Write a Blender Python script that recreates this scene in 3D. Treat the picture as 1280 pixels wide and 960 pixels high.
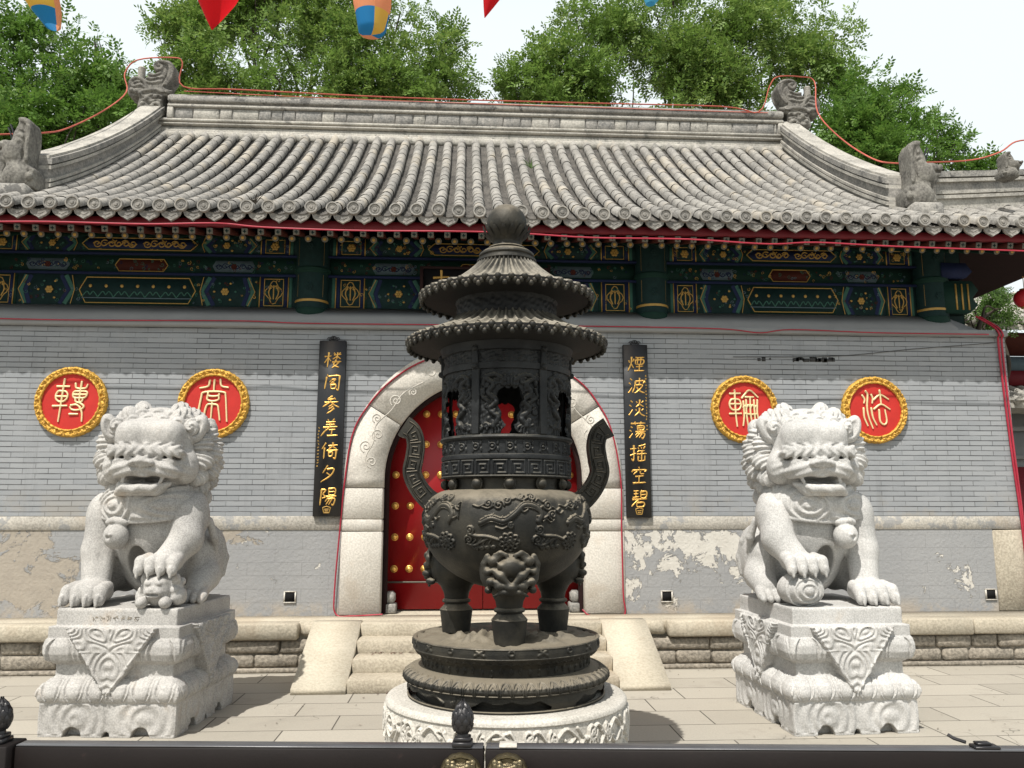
import bpy, math, random
import numpy as np
from mathutils import Vector, Matrix
R = math.radians
random.seed(7); RNG = np.random.default_rng(11)
for o in list(bpy.data.objects): bpy.data.objects.remove(o)
SC = bpy.context.scene
COL = SC.collection
# ------------------------------------------------------------------ camera, world, sun, exposure
cd = bpy.data.cameras.new('camera'); cam = bpy.data.objects.new('camera', cd); COL.objects.link(cam)
cd.sensor_width = 36; cd.lens = 36*1035/1280; cd.clip_start = .05; cd.clip_end = 3000
cam.location = (0, 0, 1.7); cam.rotation_euler = (R(98.7), 0, R(-3.3))
SC.camera = cam
W = bpy.data.worlds.new('World'); SC.world = W; W.use_nodes = True
wn = W.node_tree.nodes; wl = W.node_tree.links
bg = wn['Background']
sky = wn.new('ShaderNodeTexSky'); sky.sky_type = 'NISHITA'; sky.sun_disc = False
sky.sun_elevation = R(58.5); sky.sun_rotation = R(214); sky.air_density = 1.6; sky.dust_density = 5.5; sky.ozone_density = 1.0; sky.altitude = 50
# summer haze: the sky whitens towards the horizon
tcw = wn.new('ShaderNodeTexCoord'); sx = wn.new('ShaderNodeSeparateXYZ'); wl.new(tcw.outputs['Generated'], sx.inputs[0])
mr = wn.new('ShaderNodeMapRange'); mr.interpolation_type = 'SMOOTHSTEP'; wl.new(sx.outputs[2], mr.inputs[0]); mr.inputs[1].default_value = .52; mr.inputs[2].default_value = .85; mr.inputs[3].default_value = 1.0; mr.inputs[4].default_value = .0
mxw = wn.new('ShaderNodeMix'); mxw.data_type = 'RGBA'; wl.new(mr.outputs[0], mxw.inputs[0]); wl.new(sky.outputs[0], mxw.inputs[6]); mxw.inputs[7].default_value = (12.0, 13.0, 13.3, 1)
wl.new(mxw.outputs[2], bg.inputs[0]); bg.inputs[1].default_value = .072
SUN_DIR = Vector((.29, .535, -1)).normalized()
sd = bpy.data.lights.new('sun', 'SUN'); sd.energy = 5.0; sd.angle = R(.5); sd.color = (1, .965, .905)
so = bpy.data.objects.new('sun', sd); COL.objects.link(so); so.rotation_euler = SUN_DIR.to_track_quat('-Z', 'Y').to_euler(); so.location = (-6, -8, 20)
SC.view_settings.view_transform = 'Standard'; SC.view_settings.look = 'None'
SC.view_settings.exposure = .14; SC.view_settings.gamma = 1; SC.view_settings.use_curve_mapping = False
SC.render.resolution_x = 1024; SC.render.resolution_y = 768
SC.render.engine = 'CYCLES'; SC.cycles.max_bounces = 6; SC.cycles.use_denoising = True

# ------------------------------------------------------------------ object helpers
WM = {}
def thing(name, label, cat, loc=(0, 0, 0), rz=0, group=None):
    o = bpy.data.objects.new(name, None); COL.objects.link(o); o.empty_display_size = .1
    o.location = loc; o.rotation_euler = (0, 0, rz)
    WM[o] = Matrix.Translation(loc) @ Matrix.Rotation(rz, 4, 'Z')
    return tag(o, label, cat, group)
def tag(o, label=None, cat=None, group=None, kind=None):
    if label: o['label'] = label
    if cat: o['category'] = cat
    if group: o['group'] = group
    if kind: o['kind'] = kind
    return o
def link(name, me, parent=None):
    o = bpy.data.objects.new(name, me); COL.objects.link(o)
    if parent is not None:
        o.parent = parent; WM[o] = WM[parent]
    else: WM[o] = Matrix.Identity(4)
    return o
def copy_tree(o, parent=None):
    c = o.copy(); COL.objects.link(c); c.parent = parent
    WM[c] = WM.get(parent, Matrix.Identity(4)) if parent else Matrix.Identity(4)
    for ch in [x for x in list(COL.objects) if x.parent is o]: copy_tree(ch, c)
    return c

class MB:
    """collects shapes, then links them as ONE mesh object"""
    def __init__(s): s.V = []; s.F = []; s.M = []; s.n = 0
    def add(s, V, F, m=0):
        V = np.asarray(V, float).reshape(-1, 3); s.V.append(V)
        if isinstance(F, np.ndarray): s.F.append((F + s.n)); s.M.append(np.full(len(F), m))
        else:
            for f in F: s.F.append(np.array([f], int) + s.n); s.M.append(np.array([m]))
        s.n += len(V); return s
    def box(s, x0, x1, y0, y1, z0, z1, m=0, jit=0):
        V = np.array([[x, y, z] for x in (x0, x1) for y in (y0, y1) for z in (z0, z1)], float)
        if jit: V += RNG.uniform(-jit, jit, V.shape)
        return s.add(V, np.array([[0,1,3,2],[4,6,7,5],[0,4,5,1],[2,3,7,6],[0,2,6,4],[1,5,7,3]]), m)
    def bbox(s, x0, x1, y0, y1, z0, z1, b=.01, m=0, jit=0):
        """chamfered box"""
        c = np.array([(x0+x1)/2, (y0+y1)/2, (z0+z1)/2]); h = np.array([x1-x0, y1-y0, z1-z0])/2
        b = min(b, h.min()*.9); V = []; 
        for sx in (-1, 1):
            for sy in (-1, 1):
                for sz in (-1, 1):
                    g = np.array([sx, sy, sz])
                    j = RNG.uniform(-jit, jit, 3) if jit else 0
                    for a in range(3):
                        p = h - b; p[a] = h[a]; V.append(c + g*p + j)
        V = np.array(V); idx = lambda sx, sy, sz, a: ((sx*2+sy)*2+sz)*3+a
        F = []
        for a in range(3):
            o = [i for i in range(3) if i != a]
            for sg in (0, 1):
                q = []
                for u, v in ((0,0),(1,0),(1,1),(0,1)):
                    t = [0,0,0]; t[a] = sg; t[o[0]] = u; t[o[1]] = v; q.append(idx(*t, a))
                F.append(q)
        for a in range(3):      # edges along axis a
            o = [i for i in range(3) if i != a]
            for u in (0,1):
                for v in (0,1):
                    t0 = [0,0,0]; t0[o[0]] = u; t0[o[1]] = v; t1 = list(t0); t1[a] = 1
                    F.append([idx(*t0, o[0]), idx(*t1, o[0]), idx(*t1, o[1]), idx(*t0, o[1])])
        T = []
        for sx in (0,1):
            for sy in (0,1):
                for sz in (0,1): T.append([idx(sx,sy,sz,0), idx(sx,sy,sz,1), idx(sx,sy,sz,2)])
        n0 = s.n; s.add(V, orient(V, np.array(F), c), m)
        s.F.append(orient(V, np.array(T), c) + n0); s.M.append(np.full(len(T), m)); return s
    def lathe(s, prof, n=48, c=(0,0,0), m=0, a0=0, a1=2*math.pi, close=True):
        prof = np.asarray(prof, float); k = len(prof)
        t = np.linspace(a0, a1, n, endpoint=not close) if not close else np.arange(n)*2*math.pi/n
        V = np.stack([c[0]+prof[:,0][None]*np.cos(t)[:,None], c[1]+prof[:,0][None]*np.sin(t)[:,None], c[2]+np.broadcast_to(prof[:,1][None], (n,k))], -1).reshape(-1,3)
        return s.add(V, gridf(n, k, close), m)
    def tube(s, pts, r, n=8, m=0, cap=True, flat=1.0):
        P = np.asarray(pts, float); k = len(P); r = np.broadcast_to(np.asarray(r, float), (k,))
        T = np.gradient(P, axis=0); T /= np.linalg.norm(T, axis=1)[:,None]+1e-9
        up = np.array([0,0,1.]) if abs(T[0][2]) < .9 else np.array([0,1.,0])
        V = []; a = np.cross(T[0], up); a /= np.linalg.norm(a)
        for i in range(k):
            a = a - T[i]*(a@T[i]); a /= np.linalg.norm(a)+1e-9; b = np.cross(T[i], a)
            for q in range(n):
                w = 2*math.pi*q/n; V.append(P[i]+r[i]*(math.cos(w)*a+math.sin(w)*b*flat))
        F = gridf(k, n, False, True)
        n0 = s.n; s.add(V, F, m)
        if cap:
            s.F.append(np.array([list(range(n))[::-1]])+n0); s.M.append(np.array([m]))
            s.F.append(np.array([list(range(n))])+n0+(k-1)*n); s.M.append(np.array([m]))
        return s
    def ball(s, c, r, n=12, m=0, half=False, k=None):
        r = np.broadcast_to(np.asarray(r, float), (3,)); k = k or n//2
        t = np.linspace(-math.pi/2, math.pi/2, k+1)
        V = [[c[0]+r[0]*math.cos(a)*math.cos(b), c[1]+r[1]*math.cos(a)*math.sin(b), c[2]+r[2]*math.sin(a)] for b in np.arange(n)*2*math.pi/n for a in t]
        return s.add(V, gridf(n, k+1, True), m)
    def prism(s, pts, y0, y1, m=0, ax='y', side=None):
        """polygon (u,v) in the x-z plane pushed from y0 to y1 (ax='x': polygon in y-z)"""
        P = np.asarray(pts, float); n = len(P)
        if area(P) < 0: P = P[::-1]
        if ax == 'y': V = [[u, y0, v] for u, v in P]+[[u, y1, v] for u, v in P]
        elif ax == 'x': V = [[y0, u, v] for u, v in P]+[[y1, u, v] for u, v in P]; 
        else: V = [[u, v, y0] for u, v in P]+[[u, v, y1] for u, v in P]
        flip = (ax == 'y') == (y1 > y0)
        a, b = list(range(n)), list(range(n, 2*n))
        s.add(V, [a if flip else a[::-1], b[::-1] if flip else b], m)
        n0 = s.n-2*n
        Q = np.array([[i, n+i, n+(i+1)%n, (i+1)%n] for i in range(n)])
        if not flip: Q = Q[:, ::-1]
        s.F.append(Q+n0); s.M.append(np.full(n, side if side is not None else m)); return s
    def ribbon(s, pts, w, y, d=.006, m=0, taper=None):
        """a flat stroke in the x-z plane, raised from y towards the viewer by d (rounded)"""
        P = np.asarray(pts, float); k = len(P)
        if k < 2: return s
        T = np.gradient(P, axis=0); T /= np.linalg.norm(T, axis=1)[:,None]+1e-9
        Nn = np.stack([-T[:,1], T[:,0]], -1); w = np.broadcast_to(np.asarray(w, float), (k,))
        V = []
        for i in range(k):
            for q, dd in ((-.5, 0), (-.3, .75), (0, 1), (.3, .75), (.5, 0)):
                V.append([P[i,0]+Nn[i,0]*w[i]*q, y-d*dd, P[i,1]+Nn[i,1]*w[i]*q])
        n0 = s.n; s.add(V, gridf(k, 5, False)[:, ::-1], m)
        return s
    def build(s, name, mats, parent=None, smooth=None, local=False):
        V = np.concatenate(s.V) if s.V else np.zeros((0,3))
        if parent is not None and not local:
            Mi = np.array(WM[parent].inverted()); V = V@Mi[:3,:3].T+Mi[:3,3]
        me = mesh_np(name, V, s.F, s.M, mats, smooth)
        return link(name, me, parent)

def mesh_np(name, V, Fs, Ms, mats, smooth=None):
    me = bpy.data.meshes.new(name)
    cnt = np.concatenate([np.full(len(f), f.shape[1]) for f in Fs]) if Fs else np.zeros(0, int)
    idx = np.concatenate([f.reshape(-1) for f in Fs]) if Fs else np.zeros(0, int)
    me.vertices.add(len(V)); me.vertices.foreach_set('co', np.ascontiguousarray(V, np.float32).reshape(-1))
    me.loops.add(len(idx)); me.loops.foreach_set('vertex_index', idx.astype(np.int32))
    me.polygons.add(len(cnt)); me.polygons.foreach_set('loop_start', (np.cumsum(cnt)-cnt).astype(np.int32))
    me.polygons.foreach_set('loop_total', cnt.astype(np.int32))
    for m in (mats if isinstance(mats, (list, tuple)) else [mats]): me.materials.append(m)
    if Ms: me.polygons.foreach_set('material_index', np.concatenate(Ms).astype(np.int32))
    if smooth is not None: me.polygons.foreach_set('use_smooth', np.ones(len(cnt), bool))
    me.update(calc_edges=True)
    if smooth is not None and smooth < 180:
        try: me.set_sharp_from_angle(angle=R(smooth))
        except Exception: pass
    return me
def area(P): return .5*sum(P[i][0]*P[(i+1)%len(P)][1]-P[(i+1)%len(P)][0]*P[i][1] for i in range(len(P)))
def orient(V, F, c):
    a, b, d = V[F[:,0]], V[F[:,1]], V[F[:,2]]
    bad = ((np.cross(b-a, d-a))*(a-c)).sum(1) < 0
    F = F.copy(); F[bad] = F[bad][:, ::-1]; return F
def gridf(n, k, closeU=False, closeV=False):
    i = np.arange(n if closeU else n-1); j = np.arange(k if closeV else k-1)
    I, J = np.meshgrid(i, j, indexing='ij'); I2 = (I+1) % n; J2 = (J+1) % k
    return np.stack([I*k+J, I2*k+J, I2*k+J2, I*k+J2], -1).reshape(-1, 4)
def smooth_pts(P, n=6):
    """Catmull-Rom through the points"""
    P = np.asarray(P, float)
    if len(P) < 3: return np.array([P[0]+(P[-1]-P[0])*t for t in np.linspace(0, 1, n+1)])
    Q = np.vstack([2*P[0]-P[1], P, 2*P[-1]-P[-2]]); out = []
    for i in range(1, len(Q)-2):
        for t in np.arange(n)/n:
            a, b, c, d = Q[i-1:i+3]
            out.append(.5*(2*b+(c-a)*t+(2*a-5*b+4*c-d)*t*t+(3*b-3*c+d-a)*t**3))
    out.append(P[-1]); return np.array(out)
def snoise(p, f, seed=0, n=7):
    r = np.random.default_rng(seed); v = 0
    for i in range(n):
        d = r.normal(size=p.shape[-1]); d /= np.linalg.norm(d); k = f*r.uniform(.6, 1.8)
        v = v+np.sin((p@d)*k+r.uniform(0, 6.28))
    return v/n*1.4

# ------------------------------------------------------------------ clay: signed distances, meshed by surface nets
def surf_nets(D, o, h):
    S = D < 0; nx, ny, nz = D.shape
    cs = [(a,b,c) for a in (0,1) for b in (0,1) for c in (0,1)]
    sl = lambda A, c: A[c[0]:nx-1+c[0], c[1]:ny-1+c[1], c[2]:nz-1+c[2]]
    cnt = sum(sl(S, c).astype(np.int8) for c in cs)
    mix = (cnt > 0) & (cnt < 8); ijk = np.argwhere(mix)
    vals = np.stack([sl(D, c)[mix] for c in cs], 1); pos = np.zeros((len(ijk), 3)); num = np.zeros(len(ijk))
    for a in range(8):
        for b in range(a+1, 8):
            ca, cb = np.array(cs[a]), np.array(cs[b])
            if np.abs(ca-cb).sum() != 1: continue
            da, db = vals[:,a], vals[:,b]; x = (da < 0) != (db < 0)
            t = da[x]/(da[x]-db[x]); pos[x] += ca+(cb-ca)*t[:,None]; num[x] += 1
    V = (ijk+pos/num[:,None])*h+np.array(o)
    idg = np.full(mix.shape, -1, np.int64); idg[mix] = np.arange(len(ijk)); F = []
    for ax in range(3):
        A = S; B = np.roll(S, -1, ax)
        e = (A != B); sli = [slice(1, -1)]*3; sli[ax] = slice(0, -1)
        e2 = np.zeros_like(e); e2[tuple(sli)] = e[tuple(sli)]
        p = np.argwhere(e2); u, v = [(1,2),(2,0),(0,1)][ax]
        def cell(du, dv):
            q = p.copy(); q[:,u] -= du; q[:,v] -= dv; return idg[q[:,0], q[:,1], q[:,2]]
        f = np.stack([cell(1,1), cell(0,1), cell(0,0), cell(1,0)], 1)
        ins = S[p[:,0], p[:,1], p[:,2]]; f[~ins] = f[~ins][:, ::-1]
        F.append(f[(f >= 0).all(1)])
    return V, np.concatenate(F)
class Clay:
    def __init__(s, lo, hi, h):
        s.lo = np.array(lo, float); s.h = h; s.n = np.ceil((np.array(hi)-s.lo)/h).astype(int)+1
        s.D = np.full(s.n, 1.0, np.float32)
    def region(s, lo, hi):
        a = np.clip(np.floor((np.array(lo)-s.lo)/s.h).astype(int), 0, s.n-1); b = np.clip(np.ceil((np.array(hi)-s.lo)/s.h).astype(int)+1, 1, s.n)
        g = np.meshgrid(*[s.lo[i]+s.h*np.arange(a[i], b[i]) for i in range(3)], indexing='ij')
        return (slice(a[0],b[0]), slice(a[1],b[1]), slice(a[2],b[2])), np.stack(g, -1)
    def mix(s, sl, d, k, op):
        D = s.D[sl]; d = d.astype(np.float32)
        if op == 'u':
            if k > 0:
                hh = np.clip(.5+.5*(D-d)/k, 0, 1); s.D[sl] = D*(1-hh)+d*hh-k*hh*(1-hh)
            else: s.D[sl] = np.minimum(D, d)
        else:
            d = -d
            if k > 0:
                hh = np.clip(.5-.5*(D-d)/k, 0, 1); s.D[sl] = D*(1-hh)+d*hh+k*hh*(1-hh)
            else: s.D[sl] = np.maximum(D, d)
    def ell(s, c, r, k=.03, op='u', rot=None, groove=None):
        c = np.array(c, float); r = np.broadcast_to(np.asarray(r, float), (3,)); m = r.max()+k+.04
        sl, P = s.region(c-m, c+m); q = P-c
        if rot is not None: q = q@np.array(rot)
        k0 = np.linalg.norm(q/r, axis=-1); k1 = np.linalg.norm(q/(r*r), axis=-1)+1e-9
        d = k0*(k0-1)/k1
        if groove: d = d+groove(q/r)
        s.mix(sl, d, k, op); return s
    def cap(s, a, b, ra, rb, k=.03, op='u'):
        a, b = np.array(a, float), np.array(b, float); m = max(ra, rb)+k+.04
        sl, P = s.region(np.minimum(a, b)-m, np.maximum(a, b)+m)
        ab = b-a; t = np.clip(((P-a)@ab)/(ab@ab+1e-9), 0, 1)
        d = np.linalg.norm(P-a-t[...,None]*ab, axis=-1)-(ra+(rb-ra)*t)
        s.mix(sl, d, k, op); return s
    def chain(s, pts, rs, k=.02, op='u'):
        for i in range(len(pts)-1): s.cap(pts[i], pts[i+1], rs[i], rs[i+1], k, op)
        return s
    def bx(s, c, hs, rad=.02, k=.02, op='u', rot=None):
        c = np.array(c, float); hs = np.array(hs, float); m = np.linalg.norm(hs)+k+.04
        sl, P = s.region(c-m, c+m); q = P-c
        if rot is not None: q = q@np.array(rot)
        q = np.abs(q)-(hs-rad)
        d = np.linalg.norm(np.maximum(q, 0), axis=-1)+np.minimum(q.max(-1), 0)-rad
        s.mix(sl, d, k, op); return s
    def noise(s, amp, f, seed=0):
        sl, P = s.region(s.lo, s.lo+s.h*s.n)
        near = np.abs(s.D) < .1
        s.D[near] += (amp*snoise(P[near], f, seed)).astype(np.float32); return s
    def mesh(s):
        return surf_nets(s.D, s.lo, s.h)
    def build(s, name, m, parent, local=True):
        b = MB(); V, F = s.mesh(); b.add(V, F); return b.build(name, m, parent, smooth=180, local=local)
def rotm(ax, deg):
    return np.array(Matrix.Rotation(R(deg), 3, ax))

# ------------------------------------------------------------------ carved relief: height fields made of strokes
def seg_field(U, V, curves):
    """max over strokes of a rounded ridge; curves: (pts, width, height)"""
    H = np.zeros(U.shape)
    for pts, w, h in curves:
        P = np.asarray(pts, float); u0, v0 = P.min(0)-w; u1, v1 = P.max(0)+w
        msk = (U > u0) & (U < u1) & (V > v0) & (V < v1)
        if not msk.any(): continue
        q = np.stack([U[msk], V[msk]], -1); best = np.full(len(q), 9.)
        for i in range(len(P)-1):
            a, ab = P[i], P[i+1]-P[i]; t = np.clip(((q-a)@ab)/(ab@ab+1e-12), 0, 1)
            best = np.minimum(best, np.linalg.norm(q-a-t[:,None]*ab, axis=1))
        H[msk] = np.maximum(H[msk], h*np.sqrt(np.clip(1-(best/w)**2, 0, 1)))
    return H
def spiral(cx, cy, r, turns=1.5, a0=0, d=1, n=22):
    t = np.linspace(0, 1, n); a = a0+d*turns*2*math.pi*t; rr = r*(1-t*.88)
    return np.stack([cx+rr*np.cos(a), cy+rr*np.sin(a)], -1)
def relief_lathe(mb, prof, n, fn, c, m=0, hole=None, a0=0, a1=2*math.pi):
    """lathe whose surface is pushed out by fn(theta, v); v = running length along prof; hole(theta, v) drops faces"""
    prof = np.asarray(prof, float); k = len(prof)
    sg = np.concatenate([[0], np.cumsum(np.linalg.norm(np.diff(prof, axis=0), axis=1))])
    full = a1-a0 > 6.28; t = a0+(a1-a0)*np.arange(n)/(n if full else n-1)
    T = np.gradient(prof, axis=0); T /= np.linalg.norm(T, axis=1)[:,None]+1e-9
    Nr = np.stack([T[:,1], -T[:,0]], -1)
    TH, VV = np.meshgrid(t, sg, indexing='ij'); Hh = fn(TH, VV)
    rr = prof[:,0][None]+Nr[:,0][None]*Hh; zz = prof[:,1][None]+Nr[:,1][None]*Hh
    V = np.stack([c[0]+rr*np.cos(TH), c[1]+rr*np.sin(TH), c[2]+zz], -1).reshape(-1,3)
    F = gridf(n, k, full)
    if hole is not None:
        hm = hole(TH, VV).reshape(-1); F = F[~hm[F].all(1)]
    mb.add(V, F, m); return sg
def resamp(prof, step):
    P = np.asarray(prof, float); out = [P[0]]
    for a, b in zip(P[:-1], P[1:]):
        k = max(1, int(round(np.linalg.norm(b-a)/step)))
        for i in range(1, k+1): out.append(a+(b-a)*i/k)
    return np.array(out)
# ------------------------------------------------------------------ materials
class NT:
    def __init__(s, name, rough=.8, metal=0., spec=.5):
        s.m = bpy.data.materials.new(name); s.m.use_nodes = True; s.t = s.m.node_tree
        s.b = s.t.nodes['Principled BSDF']; s.b.inputs['Roughness'].default_value = rough
        s.b.inputs['Metallic'].default_value = metal; s.b.inputs['Specular IOR Level'].default_value = spec
    def n(s, ty, **kw):
        x = s.t.nodes.new('ShaderNode'+ty)
        for k, v in kw.items(): setattr(x, k, v)
        return x
    def l(s, a, b): s.t.links.new(a, b)
    def put(s, sock, v):
        if hasattr(v, 'is_output') or hasattr(v, 'links'): s.l(v, sock)
        else: sock.default_value = v
    def co(s, out='Object', scale=None):
        c = s.n('TexCoord').outputs[out]
        if scale is not None:
            mp = s.n('Mapping'); mp.inputs['Scale'].default_value = scale; s.l(c, mp.inputs[0]); return mp.outputs[0]
        return c
    def noise(s, vec, scale, detail=5, rough=.6, dist=0.):
        x = s.n('TexNoise'); s.l(vec, x.inputs['Vector']); x.inputs['Scale'].default_value = scale
        x.inputs['Detail'].default_value = detail; x.inputs['Roughness'].default_value = rough; x.inputs['Distortion'].default_value = dist
        return x.outputs['Fac']
    def math(s, op, a, b=None, c=None, clamp=False):
        x = s.n('Math', operation=op, use_clamp=clamp); s.put(x.inputs[0], a)
        if b is not None: s.put(x.inputs[1], b)
        if c is not None: s.put(x.inputs[2], c)
        return x.outputs[0]
    def step(s, v, a, b):
        x = s.n('MapRange', interpolation_type='SMOOTHSTEP'); s.put(x.inputs[0], v); s.put(x.inputs[1], a); s.put(x.inputs[2], b); return x.outputs[0]
    def mix(s, f, a, b, mode='MIX'):
        x = s.n('Mix', data_type='RGBA', blend_type=mode); s.put(x.inputs[0], f)
        for sock, v in ((x.inputs[6], a), (x.inputs[7], b)):
            if isinstance(v, tuple): sock.default_value = (*v, 1) if len(v) == 3 else v
            else: s.l(v, sock)
        return x.outputs[2]
    def sep(s, vec):
        x = s.n('SeparateXYZ'); s.l(vec, x.inputs[0]); return x.outputs
    def comb(s, a, b, c=0.):
        x = s.n('CombineXYZ'); s.put(x.inputs[0], a); s.put(x.inputs[1], b); s.put(x.inputs[2], c); return x.outputs[0]
    def bump(s, h, dist=.01, strength=1.):
        x = s.n('Bump'); x.inputs['Distance'].default_value = dist; x.inputs['Strength'].default_value = strength
        s.l(h, x.inputs['Height']); s.l(x.outputs[0], s.b.inputs['Normal']); return s
    def col(s, c):
        if isinstance(c, tuple): s.b.inputs['Base Color'].default_value = (*c, 1)
        else: s.l(c, s.b.inputs['Base Color'])
        return s
def speck(name, c1, c2, big=2.5, fine=90, amt=.35, bump=.004, rough=.85, stain=None, spec=.3, blotch=None, bscale=30, isl=0, streak=None):
    t = NT(name, rough, spec=spec); v = t.co()
    a = t.mix(t.step(t.noise(v, big, 6), .32, .68), c1, c2)
    if isl: a = t.mix(t.math('MULTIPLY', t.n('NewGeometry').outputs['Random Per Island'], isl), a, tuple(x*.42 for x in c1))
    if streak: a = t.mix(t.math('MULTIPLY', t.step(t.noise(t.co(scale=(1, 1, .10)), streak[1], 6, .7), streak[2], streak[2]+.16), streak[3]), a, streak[0])
    f = t.noise(v, fine, 2, .5); a = t.mix(amt, a, t.mix(t.step(f, .3, .7), tuple(x*.35 for x in c1), tuple(min(1, x*1.35) for x in c2)))
    if stain: a = t.mix(t.math('MULTIPLY', t.step(t.noise(v, stain[1], 7, .65), stain[2], stain[2]+.12), stain[3]), a, stain[0])
    if blotch: a = t.mix(t.math('MULTIPLY', t.step(t.noise(v, blotch[1], 8, .7), blotch[2], blotch[2]+.05), blotch[3]), a, blotch[0])
    t.col(a); h = t.math('ADD', t.math('MULTIPLY', f, .35), t.noise(v, bscale, 5, .7)); t.bump(h, bump); return t.m
def plain(name, c, rough=.6, metal=0., var=.25, scale=8, bump=.001, spec=.5, dirt=None):
    t = NT(name, rough, metal, spec); v = t.co()
    a = t.mix(t.noise(v, scale, 5), tuple(x*(1-var) for x in c), tuple(min(1, x*(1+var)) for x in c))
    if dirt: a = t.mix(t.math('MULTIPLY', t.step(t.noise(v, dirt[1], 7, .7), dirt[2], dirt[2]+.15), dirt[3]), a, dirt[0])
    t.col(a)
    if bump: t.bump(t.noise(v, scale*9, 4), bump)
    return t.m
MT = {}
MT['granite'] = speck('granite', (.30,.29,.275), (.45,.435,.41), 2.2, 85, .26, .004, .8, streak=((.20,.195,.185), 7, .58, .45), stain=((.40,.30,.20), 2.3, .60, .40), blotch=((.24,.23,.215), 5, .66, .45))
MT['granite_right'] = speck('granite_right', (.36,.355,.34), (.52,.51,.49), 2.2, 85, .24, .004, .8, streak=((.25,.245,.235), 7, .60, .4), stain=((.44,.36,.26), 2.3, .62, .35), blotch=((.30,.29,.275), 5, .68, .4))
MT['marble'] = speck('white_carved_stone', (.40,.38,.335), (.53,.505,.455), 2.5, 80, .26, .004, .8, blotch=((.30,.28,.24), 6, .64, .4))
MT['beige'] = speck('beige_stone', (.33,.29,.225), (.455,.41,.325), 1.2, 45, .24, .006, .9, streak=((.17,.15,.12), 5, .60, .4), stain=((.30,.235,.165), 1.1, .52, .4), blotch=((.2,.18,.15), 9, .68, .4))
MT['band'] = speck('worn_band_stone', (.32,.30,.265), (.47,.44,.385), 1.6, 45, .25, .006, .9, stain=((.36,.30,.23), 1.3, .55, .5), blotch=((.235,.24,.245), 3.2, .52, .75))
MT['paleflag'] = speck('pale_step_stone', (.40,.355,.275), (.49,.445,.355), 1.4, 45, .15, .004, .9, stain=((.33,.27,.2), 3.1, .6, .35))
MT['arch'] = speck('arch_stone', (.43,.40,.35), (.56,.53,.475), 1.3, 50, .22, .004, .85, streak=((.27,.25,.22), 6, .60, .4), stain=((.40,.34,.27), 2.1, .55, .4), blotch=((.27,.26,.25), 7, .67, .5))
MT['rough_brick'] = speck('old_footing_brick', (.19,.17,.14), (.31,.275,.225), 4, 30, .4, .018, .95, blotch=((.55,.51,.44), 6, .66, .6), bscale=14)
MT['tile'] = speck('grey_roof_tile', (.205,.198,.184), (.345,.33,.30), 2.2, 38, .28, .006, .9, isl=.36, stain=((.42,.37,.29), 1.3, .52, .5), blotch=((.56,.54,.49), 9, .67, .55))
MT['tile_eave'] = speck('eave_tile_ends', (.15,.145,.135), (.27,.255,.23), 3, 38, .3, .006, .9, blotch=((.45,.43,.39), 9, .66, .5))
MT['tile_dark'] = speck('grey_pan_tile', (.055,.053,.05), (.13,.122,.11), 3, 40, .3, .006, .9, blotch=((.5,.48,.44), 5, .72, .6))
MT['ridge'] = speck('grey_ridge_stone', (.17,.167,.16), (.33,.315,.285), 3, 35, .3, .008, .9, stain=((.42,.395,.345), 2.2, .55, .5), blotch=((.06,.06,.06), 5, .56, .7))
MT['ridge_pale'] = speck('pale_ridge_mortar', (.25,.24,.215), (.43,.41,.365), 3, 35, .25, .008, .9, blotch=((.13,.128,.12), 5, .58, .7))
MT['ridge_brick'] = speck('ridge_panel_brick', (.15,.15,.145), (.30,.285,.26), 6, 35, .3, .006, .9, blotch=((.5,.48,.43), 7, .64, .5))
MT['dragon'] = speck('ridge_beast_clay', (.085,.08,.073), (.22,.21,.185), 7, 40, .3, .01, .9, blotch=((.4,.38,.33), 9, .62, .5))
MT['plinth'] = plain('ledge_plaster', (.255,.26,.262), .9, 0, .16, 3, .002, .2)
MT['red_door'] = plain('red_lacquer_door', (.27,.008,.011), .38, 0, .12, 3, .0006, .4, dirt=((.28,.03,.03), 4, .6, .4))
MT['red_wood'] = plain('dark_red_painted_wood', (.12,.007,.012), .6, 0, .25, 6, .001, .3)
MT['gold'] = plain('gold_leaf', (.78,.46,.12), .33, .75, .25, 20, .002, .5)
MT['gold_paint'] = plain('gold_paint', (.36,.215,.05), .45, .25, .35, 30, .001, .4)
MT['gold_pale'] = plain('pale_gold_stroke', (.74,.60,.33), .4, .25, .2, 30, .001, .4)
MT['gold_rim'] = plain('carved_gold_rim', (.60,.35,.06), .52, .3, .5, 24, .003, .4, dirt=((.20,.075,.012), 26, .50, .75))
MT['disc_red'] = plain('red_disc_paint', (.45,.026,.02), .6, 0, .2, 7, .001, .25, dirt=((.30,.05,.04), 9, .58, .5))
MT['black'] = plain('black_lacquer', (.008,.008,.009), .32, 0, .3, 5, .0004, .5)
MT['green'] = plain('beam_green', (.006,.027,.019), .7, 0, .35, 9, .001, .2)
MT['green_pale'] = plain('beam_pale_green', (.035,.10,.075), .7, 0, .35, 12, .001, .2)
MT['blue'] = plain('beam_blue', (.009,.015,.048), .7, 0, .35, 9, .001, .2)
MT['teal'] = plain('beam_dark_teal', (.006,.022,.021), .7, 0, .5, 14, .001, .2)
MT['pale_blue'] = plain('beam_pale_blue', (.085,.12,.14), .7, 0, .3, 20, .001, .2)
MT['brick_red'] = plain('beam_oxide_red', (.06,.014,.009), .7, 0, .4, 16, .001, .2)
MT['cream'] = plain('rafter_end_cream', (.13,.12,.098), .8, 0, .45, 22, .001, .2)
MT['soffit'] = plain('soffit_dark_red', (.018,.007,.007), .8, 0, .4, 7, .001, .2)
MT['cable'] = plain('red_cable', (.34,.02,.04), .5, 0, .25, 6, 0, .4)
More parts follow.
